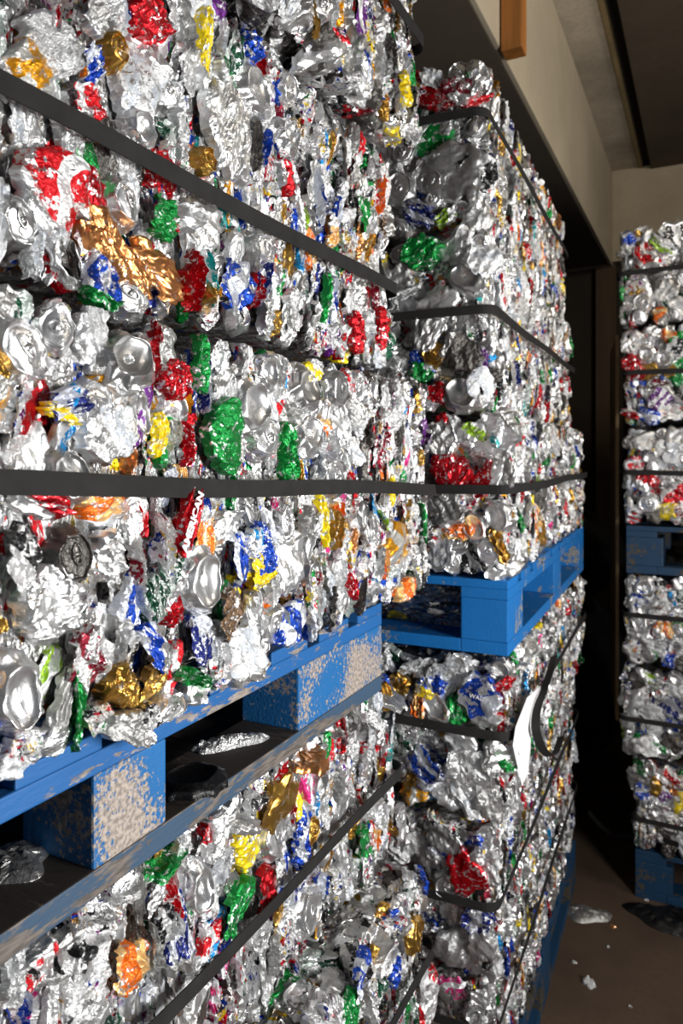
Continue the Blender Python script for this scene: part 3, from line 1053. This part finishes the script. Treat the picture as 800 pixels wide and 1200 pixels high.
# ------------------------------------------------------------------ the stacks
G = 'bales of pressed cans'
top1 = z_np + ph1
n1 = Bale('can_bale', 'nearest bale, sitting directly on the worn blue pallet with chipped blocks', -D + 0.016, -0.12, top1 + 0.002, 1.0, 1.50, EYE + 0.135 - top1,
          rot=-0.012, lod=0, cap=130, seed=3, straps=(EYE - 0.003 - top1,), slope=-0.048, group=G)
n2 = Bale('can_bale', 'second bale up in the nearest stack, crossed by a slanting black strap', -D + 0.0, -0.10, EYE + 0.150, 1.0, 1.36, 0.405,
          lod=0, cap=130, seed=4, straps=(0.152,), group=G)
n3 = Bale('can_bale', 'topmost bale of the nearest stack, jutting out over the one below', -D + 0.045, 0.10, EYE + 0.565, 1.0, 1.18, 0.39,
          lod=0, cap=110, seed=5, straps=(0.195,), group=G, faces=('px', 'ny', 'bot'))
lz0 = ph6
n4 = Bale('can_bale', 'bale just under the worn blue pallet of the nearest stack', -D - 0.015, -0.10, EYE - 0.775, 1.0, 1.42, 0.34,
          lod=0, cap=130, seed=6, straps=(0.155,), group=G, faces=('px', 'ny', 'top'))
n5 = Bale('can_bale', 'lower bale of the nearest stack, jutting out beneath its neighbour', -D + 0.05, -0.08, EYE - 1.12, 1.0, 1.40, 0.335,
          lod=0, cap=110, seed=7, straps=(0.17,), group=G, faces=('px', 'ny', 'top'))
n6 = Bale('can_bale', 'lowest bale of the nearest stack, on the floor pallet', -D + 0.02, -0.05, ph6 + 0.002, 1.0, 1.35, EYE - 1.135 - ph6,
          lod=1, cap=30, seed=8, straps=(0.13,), group=G, dens=0.6)

FN1 = [
    ('px', 154, 418, 70, 58, 'base', 0, 'silver', 0.4, 'dull'),
    ('px', 28, 410, 60, 90, 'end', 1, 'silver', 0.6, 'silver2'),
    ('px', 85, 470, 55, 34, 'scrap', 1, 'navy', 0.3),
    ('px', 75, 485, 40, 20, 'scrap', 5, 'yellow', 1.3),
    ('px', 130, 508, 62, 66, 'scrap', 2, 'white', 0.2),
    ('px', 85, 555, 60, 75, 'base', 2, 'dull', 0.4, 'dull'),
    ('px', 128, 590, 52, 62, 'body', 3, 'orange', 0.1, 'white'),
    ('px', 84, 652, 48, 78, 'end', 2, 'dark', 0.3, 'dark'),
    ('px', 50, 590, 60, 34, 'scrap', 7, 'redp', 1.4),
    ('px', 22, 655, 44, 80, 'scrap', 0, 'black', 0.2, 'dull'),
    ('px', 60, 708, 60, 92, 'body', 4, 'silver2', 0.35),
    ('px', 22, 815, 60, 110, 'base', 3, 'silver2', 0.2),
    ('px', 122, 650, 34, 60, 'body', 5, 'silver2', -0.2),
    ('px', 145, 805, 46, 48, 'body', 6, 'gold', 0.9, 'gold'),
    ('px', 180, 800, 42, 40, 'scrap', 8, 'gold', 0.3, 'gold'),
    ('px', 104, 770, 46, 70, 'scrap', 4, 'crimson', 0.2),
    ('px', 196, 828, 40, 34, 'end', 4, 'silver', 1.8, 'silver2'),
    ('px', 150, 850, 62, 40, 'body', 1, 'dull', 1.2),
    ('px', 24, 884, 56, 44, 'scrap', 2, 'mixed', 0.3, 'white'),
    ('px', 72, 866, 40, 44, 'body', 3, 'silver2', 0.2),
    ('px', 112, 842, 34, 36, 'scrap', 4, 'mixed2', 1.0),
    ('px', 232, 806, 26, 26, 'scrap', 7, 'silver2', 0.6),
    ('px', 262, 790, 26, 24, 'scrap', 1, 'mixed', 0.2),
    ('px', 264, 512, 36, 88, 'body', 0, 'green', 0.12, 'green'),
    ('px', 297, 475, 44, 70, 'base', 1, 'dull', 0.2, 'silver'),
    ('px', 314, 512, 34, 56, 'end', 0, 'silver', 0.3, 'silver2'),
    ('px', 312, 437, 28, 44, 'base', 4, 'silver', 0.3, 'silver'),
    ('px', 363, 452, 36, 56, 'base', 2, 'silver', 0.2, 'dull'),
    ('px', 365, 507, 32, 50, 'base', 0, 'silver', 0.3, 'silver2'),
    ('px', 397, 455, 22, 46, 'end', 3, 'silver', 0.1, 'dull'),
    ('px', 392, 560, 26, 54, 'end', 5, 'silver', 0.1, 'silver2'),
    ('px', 337, 530, 20, 70, 'sliver', 2, 'green', 0.05),
    ('px', 216, 520, 18, 52, 'sliver', 1, 'redp', 0.05),
    ('px', 206, 445, 28, 46, 'scrap', 3, 'redp', 0.3),
    ('px', 214, 610, 22, 86, 'sliver', 0, 'redp', -0.35, 'redp', ('AMERICAN', 0.0135, 1.13, 1)),
    ('px', 170, 838, 26, 30, 'scrap', 1, 'black', 0.1, 'dark', ('TIP', 0.009, -1.2, 0)),
    ('px', 240, 680, 44, 86, 'base', 3, 'white', 0.1, 'silver2'),
    ('px', 283, 655, 22, 60, 'scrap', 6, 'blue', 0.0),
    ('px', 305, 650, 26, 76, 'body', 7, 'blue', 0.0, 'yellow'),
    ('px', 298, 632, 20, 26, 'scrap', 2, 'cyan', 0.2),
    ('px', 303, 668, 18, 40, 'scrap', 1, 'yellow', 0.2),
    ('px', 339, 660, 32, 74, 'body', 8, 'silver2', 0.08),
    ('px', 266, 720, 30, 58, 'scrap', 0, 'brown', 0.2),
    ('px', 285, 765, 36, 70, 'body', 2, 'white', 0.0),
    ('px', 343, 728, 32, 34, 'scrap', 7, 'blue', 0.6, 'blue'),
    ('px', 178, 700, 20, 60, 'scrap', 3, 'dkgreen', 0.2),
    ('px', 200, 678, 30, 60, 'scrap', 5, 'dkgreen', -0.15),
    ('px', 238, 750, 30, 60, 'scrap', 6, 'navy', 0.2),
    ('px', 228, 795, 48, 22, 'sliver', 5, 'green', 1.1),
    ('px', 182, 760, 20, 70, 'scrap', 5, 'blue', 0.5),
    ('px', 470, 640, 26, 60, 'body', 3, 'amber', 0.1),
    ('px', 475, 690, 18, 26, 'scrap', 3, 'orange', 0.1),
]
FN2 = [
    ('px', 60, 222, 70, 108, 'body', 0, 'red', -0.45, 'silver2'),
    ('px', 100, 225, 44, 66, 'scrap', 2, 'redp', 0.3),
    ('px', 140, 300, 92, 54, 'body', 6, 'copper', 1.05, 'copper'),
    ('px', 185, 320, 60, 50, 'scrap', 5, 'copper', 1.1, 'copper'),
    ('px', 148, 237, 34, 66, 'end', 1, 'silver', 0.4, 'silver2'),
    ('px', 186, 256, 34, 48, 'body', 1, 'green', -0.1, 'green'),
    ('px', 200, 258, 18, 30, 'scrap', 7, 'red', 0.2),
    ('px', 240, 265, 34, 60, 'body', 8, 'silver2', 0.0),
    ('px', 276, 333, 38, 56, 'scrap', 4, 'blue', 0.1, 'blue'),
    ('px', 246, 344, 24, 30, 'end', 4, 'gold', 0.2, 'gold'),
    ('px', 222, 330, 16, 74, 'sliver', 3, 'redp', -0.15),
    ('px', 152, 345, 48, 44, 'end', 0, 'silver', 1.0, 'silver2'),
    ('px', 182, 358, 24, 30, 'scrap', 6, 'green', 0.3, 'dkgreen'),
    ('px', 118, 328, 34, 72, 'body', 2, 'blue', -0.3, 'green'),
    ('px', 20, 260, 44, 70, 'end', 3, 'dull', 0.5, 'dull'),
    ('px', 30, 330, 70, 60, 'body', 4, 'dull', 1.3, 'dull'),
    ('px', 45, 350, 40, 24, 'scrap', 8, 'lime', 0.9),
    ('px', 310, 290, 24, 36, 'end', 5, 'silver', 0.2, 'silver2'),
    ('px', 46, 82, 52, 66, 'body', 3, 'amber', 0.25, 'silver'),
    ('px', 62, 50, 64, 70, 'body', 7, 'silver', 0.3, 'silver'),
    ('px', 104, 78, 28, 46, 'scrap', 0, 'blue', -0.1, 'blue'),
    ('px', 104, 118, 40, 40, 'scrap', 1, 'red', 0.2),
    ('px', 172, 20, 40, 56, 'body', 5, 'redp', 0.3, 'redp'),
    ('px', 105, 18, 30, 44, 'body', 1, 'dull', 0.0),
    ('px', 136, 58, 26, 44, 'end', 2, 'gold', 0.1, 'gold'),
    ('px', 168, 90, 46, 110, 'body', 8, 'white', -0.4, 'silver2'),
    ('px', 165, 150, 36, 50, 'base', 1, 'silver', 0.2, 'silver2'),
    ('px', 195, 155, 30, 34, 'scrap', 6, 'dkgreen', 0.2),
    ('px', 300, 105, 40, 64, 'base', 3, 'silver', 0.2, 'silver2'),
    ('px', 268, 150, 44, 110, 'scrap', 3, 'silver2', 0.1),
    ('px', 240, 188, 20, 34, 'end', 6, 'gold', 0.2, 'gold'),
    ('px', 340, 158, 22, 44, 'base', 0, 'silver', 0.2, 'silver'),
    ('px', 427, 255, 12, 50, 'scrap', 5, 'green', 0.0),
    ('px', 418, 390, 14, 50, 'sliver', 1, 'redp', 0.0),
    ('px', 446, 385, 12, 50, 'sliver', 4, 'redp', 0.0),
]
FN3 = [
    ('px', 400, 52, 18, 30, 'scrap', 5, 'redp', 0.1),
    ('px', 428, 78, 14, 34, 'scrap', 2, 'blue', 0.1),
    ('px', 349, 95, 18, 70, 'body', 1, 'dkgreen', 0.1),
    ('px', 393, 55, 16, 22, 'scrap', 7, 'yellow', 0.6),
    ('px', 474, 105, 8, 40, 'sliver', 2, 'yellow', 0.1),
]
FN4 = [
    ('px', 297, 985, 32, 72, 'body', 3, 'yellow', 0.0, 'yellow'),
    ('px', 322, 980, 28, 54, 'end', 1, 'white', 0.3, 'silver2'),
    ('px', 238, 1042, 34, 74, 'base', 2, 'silver', 0.1, 'silver2'),
    ('px', 325, 940, 40, 56, 'scrap', 4, 'gold', 0.1, 'gold'),
    ('px', 276, 1060, 40, 50, 'scrap', 0, 'green', 0.3, 'green'),
    ('px', 254, 1090, 34, 30, 'scrap', 6, 'cyan', 0.4),
    ('px', 245, 1108, 40, 30, 'scrap', 2, 'red', 0.4),
    ('px', 313, 1040, 20, 50, 'scrap', 1, 'redp', 0.1),
    ('px', 352, 985, 16, 60, 'sliver', 2, 'blue', 0.0, 'blue'),
    ('px', 355, 940, 20, 50, 'scrap', 7, 'blue', 0.2, 'yellow'),
    ('px', 365, 975, 18, 36, 'end', 0, 'amber', 0.2, 'gold'),
    ('px', 153, 1135, 40, 50, 'scrap', 5, 'orange', -0.3, 'orange'),
    ('px', 238, 985, 18, 32, 'scrap', 8, 'redp', 0.1),
    ('px', 258, 975, 26, 64, 'body', 6, 'silver2', -0.2),
    ('px', 105, 1095, 14, 40, 'scrap', 6, 'green', -0.3, 'green'),
    ('px', 75, 1130, 60, 50, 'body', 8, 'dull', 0.3, 'dull'),
    ('px', 362, 1068, 30, 50, 'end', 4, 'silver', 0.2, 'silver2'),
    ('px', 427, 990, 14, 44, 'scrap', 1, 'green', 0.1),
    ('px', 470, 965, 14, 44, 'scrap', 1, 'silver2', 0.1),
]
FN5 = [
    ('px', 331, 1150, 22, 52, 'scrap', 3, 'green', -0.2, 'green'),
    ('px', 487, 1095, 14, 40, 'end', 4, 'gold', 0.2, 'gold'),
    ('px', 503, 1165, 16, 60, 'sliver', 1, 'red', -0.1, 'white'),
    ('px', 420, 1140, 22, 36, 'scrap', 0, 'blue', 0.5),
    ('px', 408, 1185, 18, 50, 'scrap', 3, 'green', 0.1, 'green'),
]
for b_, ft in ((n1, FN1 + FN2), (n2, FN1 + FN2), (n3, FN3), (n4, FN4), (n5, FN5), (n6, [])):
    b_.fill(features(b_, ft)).build()


def at2(dx, dy):
    m = Matrix.Rotation(ROT2, 3, 'Z')
    v = m @ Vector((dx, dy, 0))
    return C2.x + v.x, C2.y + v.y


s2 = EYE - 0.42 + ph2
H2 = (EYE + 0.80 - s2) / 3
sec = []
spec2 = [  # dx, dy, base, height, strap, extra rot, label
    (0.0, -0.01, s2 + 0.002, 0.345, 0.185, 0.0, 'bale resting on the bright blue pallet in the second stack'),
    (-0.035, -0.02, s2 + 0.35, 0.375, 0.205, 0.005, 'middle bale above the bright blue pallet in the second stack'),
    (-0.055, 0.0, s2 + 0.73, EYE + 0.835 - s2 - 0.73, 0.245, 0.010, 'topmost bale of the second stack, below the concrete beam'),
]
for i, (dx, dy, z, h, st, er, lab) in enumerate(spec2):
    x, y = at2(dx, dy)
    sec.append(Bale('can_bale', lab, x, y, z, 1.0, 1.24, h, rot=ROT2 + er, lod=1, cap=110, seed=20 + i, straps=(st,), group=G, dens=0.9, strap_w=0.019))
lo = [
    (-0.005, 0.0, EYE - 0.42 - 0.345, 0.337, 0.185, 'bale with a torn white paper, just under the bright blue pallet'),
    (-0.03, -0.01, EYE - 0.42 - 0.690, 0.337, 0.175, 'middle bale beneath the bright blue pallet, second stack'),
    (-0.035, -0.005, ph3 + 0.003, EYE - 0.42 - 0.700 - ph3, 0.20, 'lowest bale of the second stack, on the floor pallet'),
]
for i, (dx, dy, z, h, st, lab) in enumerate(lo):
    x, y = at2(dx, dy)
    sec.append(Bale('can_bale', lab, x, y, z, 1.0, 1.24, h, rot=ROT2, lod=1, cap=110, seed=30 + i, straps=(st,), group=G, dens=0.9, strap_w=0.019,
                    faces=('px', 'ny', 'top') if i == 0 else ('px', 'ny')))
FS = {
    0: [('ny', 582, 606, 34, 44, 'base', 3, 'silver2', 0.5, 'silver2'), ('ny', 555, 618, 34, 44, 'base', 0, 'silver', 0.5, 'silver2'),
        ('ny', 525, 595, 34, 46, 'body', 2, 'dull', 0.4), ('ny', 528, 553, 50, 40, 'body', 0, 'redp', 1.2, 'redp'),
        ('ny', 571, 560, 30, 46, 'scrap', 5, 'redp', 0.9), ('ny', 573, 645, 36, 34, 'end', 3, 'silver', 0.3, 'silver2'),
        ('ny', 585, 640, 16, 44, 'sliver', 4, 'gold', 0.4, 'gold'), ('ny', 515, 515, 46, 36, 'body', 5, 'dull', 1.3),
        ('ny', 555, 508, 40, 30, 'scrap', 2, 'lime', 0.3), ('ny', 588, 545, 28, 60, 'body', 7, 'dull', 0.2)],
    1: [('ny', 508, 415, 34, 30, 'end', 5, 'gold', 0.3, 'gold'), ('ny', 540, 415, 50, 44, 'body', 6, 'dark', 1.0, 'dull'),
        ('ny', 500, 390, 34, 40, 'body', 1, 'dull', 1.1), ('ny', 512, 355, 50, 40, 'scrap', 5, 'crimson', 0.7),
        ('ny', 540, 460, 50, 36, 'base', 3, 'dull', 0.7, 'dull'), ('ny', 505, 465, 44, 30, 'scrap', 2, 'redp', 0.4)],
    2: [('ny', 530, 200, 54, 74, 'body', 4, 'dull', -0.3, 'dull'), ('ny', 468, 220, 36, 44, 'end', 3, 'silver', 0.2, 'silver'),
        ('ny', 508, 115, 44, 24, 'scrap', 2, 'redp', 1.2, 'redp'), ('ny', 540, 105, 46, 30, 'body', 0, 'crimson', 1.4),
        ('ny', 515, 72, 56, 34, 'body', 3, 'silver', 1.1), ('ny', 548, 60, 16, 34, 'scrap', 2, 'blue', 0.2),
        ('ny', 495, 295, 44, 40, 'scrap', 0, 'green', 0.2, 'dkgreen'), ('ny', 535, 290, 44, 40, 'body', 8, 'silver', 0.7),
        ('ny', 545, 325, 50, 30, 'base', 4, 'silver', 0.9), ('ny', 522, 254, 30, 18, 'scrap', 1, 'lime', 0.5),
        ('ny', 490, 250, 44, 26, 'scrap', 3, 'navy', 0.9), ('ny', 520, 275, 44, 26, 'scrap', 3, 'dark', 0.9, 'dark')],
    3: [('ny', 511, 828, 38, 38, 'base', 3, 'silver', 0.9, 'silver2'), ('ny', 563, 815, 46, 54, 'scrap', 4, 'blue', 0.0, 'navy', ('WADY', 0.013, -0.12, 0)),
        ('ny', 505, 805, 38, 26, 'scrap', 2, 'blue', 0.4, 'yellow'), ('ny', 490, 830, 16, 34, 'sliver', 3, 'orange', 0.1, 'orange'),
        ('ny', 535, 832, 26, 34, 'scrap', 6, 'green', 0.3), ('ny', 468, 802, 24, 28, 'scrap', 0, 'gold', 0.2, 'gold'),
        ('ny', 570, 842, 34, 24, 'scrap', 4, 'silver2', 0.2), ('ny', 497, 900, 44, 40, 'body', 2, 'blue', 0.8, 'navy'),
        ('ny', 550, 905, 60, 50, 'body', 5, 'silver', 1.0), ('ny', 540, 870, 44, 26, 'scrap', 5, 'white', 1.0)],
    4: [('ny', 507, 943, 36, 28, 'scrap', 1, 'green', 0.2), ('ny', 485, 926, 32, 30, 'scrap', 7, 'amber', 0.3, 'gold'),
        ('ny', 547, 1020, 40, 50, 'body', 1, 'redp', 0.6, 'redp'), ('ny', 525, 1038, 36, 34, 'end', 4, 'silver', 0.2, 'silver'),
        ('ny', 570, 1020, 30, 44, 'body', 8, 'silver', 0.2, 'silver'), ('ny', 520, 985, 44, 26, 'body', 4, 'dull', 1.3),
        ('ny', 515, 1000, 30, 22, 'scrap', 2, 'navy', 0.2)],
    5: [('ny', 560, 1078, 34, 34, 'scrap', 0, 'navy', 0.2, 'blue'), ('ny', 530, 1115, 44, 44, 'body', 3, 'silver', 0.7, 'silver'),
        ('ny', 540, 1155, 44, 24, 'body', 7, 'navy', 1.2), ('ny', 565, 1110, 30, 40, 'scrap', 4, 'silver2', 0.3),
        ('ny', 555, 1190, 26, 22, 'base', 3, 'silver', 0.3)],
}
for i, b_ in enumerate(sec):
    b_.fill(features(b_, sum(FS.values(), []))).build()

# the far right stack
rs = EYE - 0.425 + ph4
RB = []
hr = (EYE + 0.795 - rs) / 3
labs = ['lowest bale above the halfway pallet in the far right stack', 'second bale above the halfway pallet in the far right stack',
        'topmost bale of the far right stack, under the back beam']
for i in range(3):
    RB.append(Bale('can_bale', labs[i], XR + 1.02 + (0.0, 0.0, -0.02)[i], YR - 0.01, rs + 0.003 + i * hr, 1.02, 1.15, hr - 0.006, rot=(0, .004, -.006)[i], lod=2, cap=90,
                   seed=50 + i, straps=(hr * 0.52,), group=G, faces=('ny', 'nx'), dens=0.9, strap_w=0.017))
rl = (EYE - 0.425 - ph5) / 3
labs = ['lowest bale of the far right stack, on the floor pallet', 'middle bale between the two pallets of the far right stack',
        'bale directly under the halfway pallet of the far right stack']
for i in range(3):
    RB.append(Bale('can_bale', labs[i], XR + 1.02 + (0.03, -0.01, 0.0)[i], YR - 0.01, ph5 + 0.003 + i * rl, 1.02, 1.15, rl - 0.006, rot=(.005, -.004, 0)[i], lod=2, cap=90,
                   seed=60 + i, straps=(rl * (0.35, 0.42, 0.55)[i],), group=G, faces=('ny', 'nx'), dens=0.9, strap_w=0.017))
FR = {0: [('ny', 757, 565, 26, 24, 'scrap', 2, 'redp', 0.4), ('ny', 760, 590, 30, 26, 'end', 2, 'silver', 0.2)],
      1: [('ny', 742, 430, 26, 34, 'scrap', 1, 'redp', 0.4), ('ny', 757, 415, 22, 24, 'base', 3, 'silver', 0.2, 'silver'),
          ('ny', 778, 420, 24, 24, 'base', 0, 'silver', 0.2, 'silver'), ('ny', 760, 487, 34, 18, 'scrap', 5, 'blue', 1.2, 'blue')],
      2: [('ny', 752, 355, 26, 26, 'end', 3, 'silver', 0.2), ('ny', 775, 285, 36, 16, 'scrap', 4, 'lime', 0.9), ('ny', 755, 300, 26, 34, 'body', 2, 'red', 0.4)],
      4: [('ny', 777, 740, 24, 22, 'scrap', 2, 'orange', 0.3), ('ny', 748, 728, 24, 34, 'base', 2, 'silver', 0.2)],
      5: [('ny', 755, 688, 26, 26, 'base', 1, 'silver', 0.2)]}
for i, b_ in enumerate(RB):
    b_.fill(features(b_, sum(FR.values(), []))).build()

# ------------------------------------------------------------------ loose things
def crumpled(name, W, H, mat, seed, amp=0.02, nu=36, nv=30, thick=0.0, smooth=False, freq=14):
    rng = np.random.RandomState(seed)
    U, Vv = np.meshgrid(np.linspace(-1, 1, nu), np.linspace(-1, 1, nv))
    ang = np.arctan2(Vv, U)
    k = 1 + 0.12 * np.sin(ang * 3 + rng.uniform(0, 6)) + 0.08 * np.sin(ang * 5 + rng.uniform(0, 6))
    rr = np.maximum(np.abs(U), np.abs(Vv)) / np.maximum(np.hypot(U, Vv), 1e-6)
    X, Y = U * rr * W / 2 * k, Vv * rr * H / 2 * k
    e = np.maximum(np.abs(U), np.abs(Vv))
    Z = amp * (1 - e ** 3) * 0.9 + np.abs(folds(X, Y, rng, freq, amp, 5)) * (1 - e ** 6) + np.abs(folds(X, Y, rng, freq * 3, amp * 0.3, 5)) * (1 - e ** 8) + 0.001
    V3 = np.stack([X, Y, Z], -1).reshape(-1, 3)
    n = len(V3)
    B3 = V3.copy()
    B3[:, 2] = 0.0
    Fq = grid_faces(nu, nv)
    V3 = np.vstack([V3, B3])
    F2 = Fq[:, ::-1] + n
    rim = list(range(nu)) + [j * nu + nu - 1 for j in range(1, nv)] + [(nv - 1) * nu + i for i in range(nu - 2, -1, -1)] + [j * nu for j in range(nv - 2, 0, -1)]
    side = [(rim[i], rim[i] + n, rim[(i + 1) % len(rim)] + n, rim[(i + 1) % len(rim)]) for i in range(len(rim))]
    me = mesh_from(name, V3, np.vstack([Fq, F2, np.array(side)]), [mat], smooth=smooth)
    return link(name, me)


def floor_at(px, py, z=0.0):
    d = cam_ray(px, py)
    t = (z - EYE) / d.z
    return Vector((0, 0, EYE)) + d * t


p = floor_at(688, 1072)
o = crumpled('flattened_can', 0.15, 0.09, MAT['dull'], 5, 0.012)
o.location = p
o.rotation_euler = (0, 0, 0.3)
tag(o, 'grey flattened can lying on the floor beside the second stack', 'can')
p = floor_at(690, 1154)
o = crumpled('crumpled_foil', 0.04, 0.03, MAT['silver'], 6, 0.014, 18, 16, freq=40)
o.location = p
tag(o, 'tiny crumpled foil ball alone on the brown floor', 'foil')
p = floor_at(790, 1080)
o = crumpled('plastic_film', 0.28, 0.16, PLASTIC, 8, 0.02, smooth=True)
o.location = p
tag(o, 'crumpled black plastic film on the floor in front of the right pallet', 'plastic film')
for k, (px, py, s_) in enumerate(((757, 1055, 0.012), (718, 1086, 0.014), (672, 1128, 0.012), (738, 1180, 0.008), (712, 1110, 0.008))):
    o = crumpled('floor_chip', s_ * 1.6, s_, MAT['copper' if k == 1 else 'dull'], 20 + k, 0.004, 8, 8, freq=80)
    o.location = floor_at(px, py)
    tag(o, ['tiny grey chip on the floor nearest the right pallet', 'tiny tan chip in the middle of the open floor', 'small grey chip on the floor beside the second stack pallet',
            'tiny grey chip on the floor nearest the picture bottom', 'tiny grey chip between the flattened can and the foil ball'][k], 'scrap', 'chips on the floor')

# on the near pallet's bottom boards
zb = z_np + 0.0275


def on_board(px, py):
    return floor_at(px, py, zb)


o = crumpled('silver_foil_strip', 0.11, 0.035, MAT['silver'], 31, 0.009, 40, 16, freq=45)
o.location = on_board(268, 873)
o.rotation_euler = (0, 0, 0.9)
tag(o, 'long crumpled silver foil strip lying on the dark pallet boards', 'foil')
pb = LOD[0]['base'][1]
vb = pb['V'] * np.array([1.35, 1.35, 0.5])
vb[:, 2] -= vb[:, 2].min() - 0.0005
o = link('black_can_base', mesh_from('black_can_base', vb, pb['F'], [PLASTIC], smooth=True))
o.location = on_board(232, 925) + Vector((-0.01, 0, 0.0005))
tag(o, 'black flattened can base lying inside the worn pallet', 'can')
o = crumpled('foil_piece', 0.08, 0.07, MAT['dull'], 35, 0.008, 18, 16, freq=35)
o.location = on_board(12, 1012)
tag(o, 'grey foil piece on the pallet boards left of the chipped block', 'foil')
o = box('dark_board', -0.10, 0.10, -0.50, 0.40, 0, 0.010, DARK_WOOD, bev=0.002, sub=0.05, jit=0.0012)
o.location = (-D - 0.205, 0.66, z_np + 0.0015)
tag(o, 'dirty dark board lying flat inside the worn blue pallet', 'board')

# paper with the loose strap on the second stack
b3 = sec[3]


def on_face(b, px, py, off):
    a, z, t = locate(b, 'px', px, py)
    return b.M @ Vector((off, a, z))


outline = [(622, 802), (602, 815), (592, 850), (591, 872), (597, 918), (603, 905), (612, 876), (610, 868), (606, 850), (612, 835), (624, 815)]
c0 = on_face(b3, 605, 862, 0.030)
import bmesh
bm = bmesh.new()
front = [bm.verts.new(on_face(b3, x_, y_, 0.022 + 0.006 * math.sin(i * 1.7))) for i, (x_, y_) in enumerate(outline)]
cv_ = bm.verts.new(c0)
for i in range(len(front)):
    bm.faces.new((front[i], front[(i + 1) % len(front)], cv_))
bmesh.ops.recalc_face_normals(bm, faces=bm.faces)
bmesh.ops.solidify(bm, geom=bm.faces[:], thickness=0.0006)
me = bpy.data.meshes.new('paper_sheet')
bm.to_mesh(me)
bm.free()
me.materials.append(PAPER)
tag(link('paper_sheet', me), 'torn white paper sheet tucked under the strap of the second stack', 'paper')

# loose strap end curling over the paper
curl = [(640, 768, .020), (630, 785, .030), (618, 808, .036), (608, 826, .040), (603, 845, .044), (604, 858, .046), (610, 872, .046), (620, 881, .044), (630, 880, .040), (638, 872, .034), (646, 860, .026)]
pts = [on_face(b3, *c) for c in curl]
fine = []
for i in range(len(pts) - 1):
    p0, p1, p2, p3 = pts[max(i - 1, 0)], pts[i], pts[i + 1], pts[min(i + 2, len(pts) - 1)]
    for k in range(6):
        t = k / 6
        fine.append(0.5 * ((2 * p1) + (p2 - p0) * t + (2 * p0 - 5 * p1 + 4 * p2 - p3) * t * t + (3 * p1 - p0 - 3 * p2 + p3) * t ** 3))
o = sweep_band('loose_strap', fine, [Vector((0.9, 0.2, 0.35))] * len(fine), 0.019, 0.0016, STRAP)
tag(o, 'loose black strap end curling over the torn white paper', 'strap')

# strap drooping from the second stack to the right stack
A_ = on_face(sec[4], 683, 950, 0.02)
Bp = RB[3].M @ Vector((-0.88, -0.03, 0.065))
pts = []
q0, q1 = Vector(A_), Bp
for k in range(26):
    t = k / 25
    p = q0.lerp(q1, t)
    p.z -= 0.05 * math.sin(math.pi * min(1, t * 1.6)) if t < 0.625 else 0
    pts.append(p)
o = sweep_band('drooping_strap', pts, [Vector((0, 0.2, 1))] * len(pts), 0.017, 0.0016, STRAP)
tag(o, 'slack black strap drooping between the second and far right stacks', 'strap')


# black bags in the dark gap behind
def bag(label, loc, rx, ry, h, seed):
    rng = np.random.RandomState(seed)
    nu, nv = 48, 30
    a = np.linspace(0, 2 * math.pi, nu, endpoint=False)
    v = np.linspace(0, 1, nv)
    A, Vv = np.meshgrid(a, v)
    prof = np.sin(np.clip(Vv * 0.93 + 0.07, 0, 1) * math.pi) ** 0.55
    prof = np.where(Vv > 0.86, prof * 0.8 + 0.03 * np.sin(A * 7), prof)
    ff = folds(A * 0.16, Vv, rng, 7, 0.35, 6) * 0.35
    Rr = prof * (1 + ff * 0.5)
    X, Y, Z = Rr * np.cos(A) * rx, Rr * np.sin(A) * ry, Vv * h * (1 + 0.06 * np.sin(A * 3))
    V3 = np.stack([X, Y, Z], -1).reshape(-1, 3)
    V3[:, 2] = np.maximum(V3[:, 2], 0)
    me = mesh_from('black_bag', V3, grid_faces(nu, nv, True), [BAG], smooth=True)
    o = link('black_bag', me)
    o.location = loc
    tag(o, label, 'bag', 'black bags in the gap')


bag('large dusty black bag standing in the gap between the stacks', (-0.62, 4.0, 0), 0.26, 0.26, 0.80, 1)
bag('black bag heaped on top of the larger one in the gap', (-0.60, 4.05, 0.83), 0.22, 0.2, 0.40, 2)
tag(sh, 'tan plywood sheet standing behind the left edge of the far right stack', 'board')
print('objects', len(bpy.data.objects), 'verts', sum(len(m.vertices) for m in bpy.data.meshes))
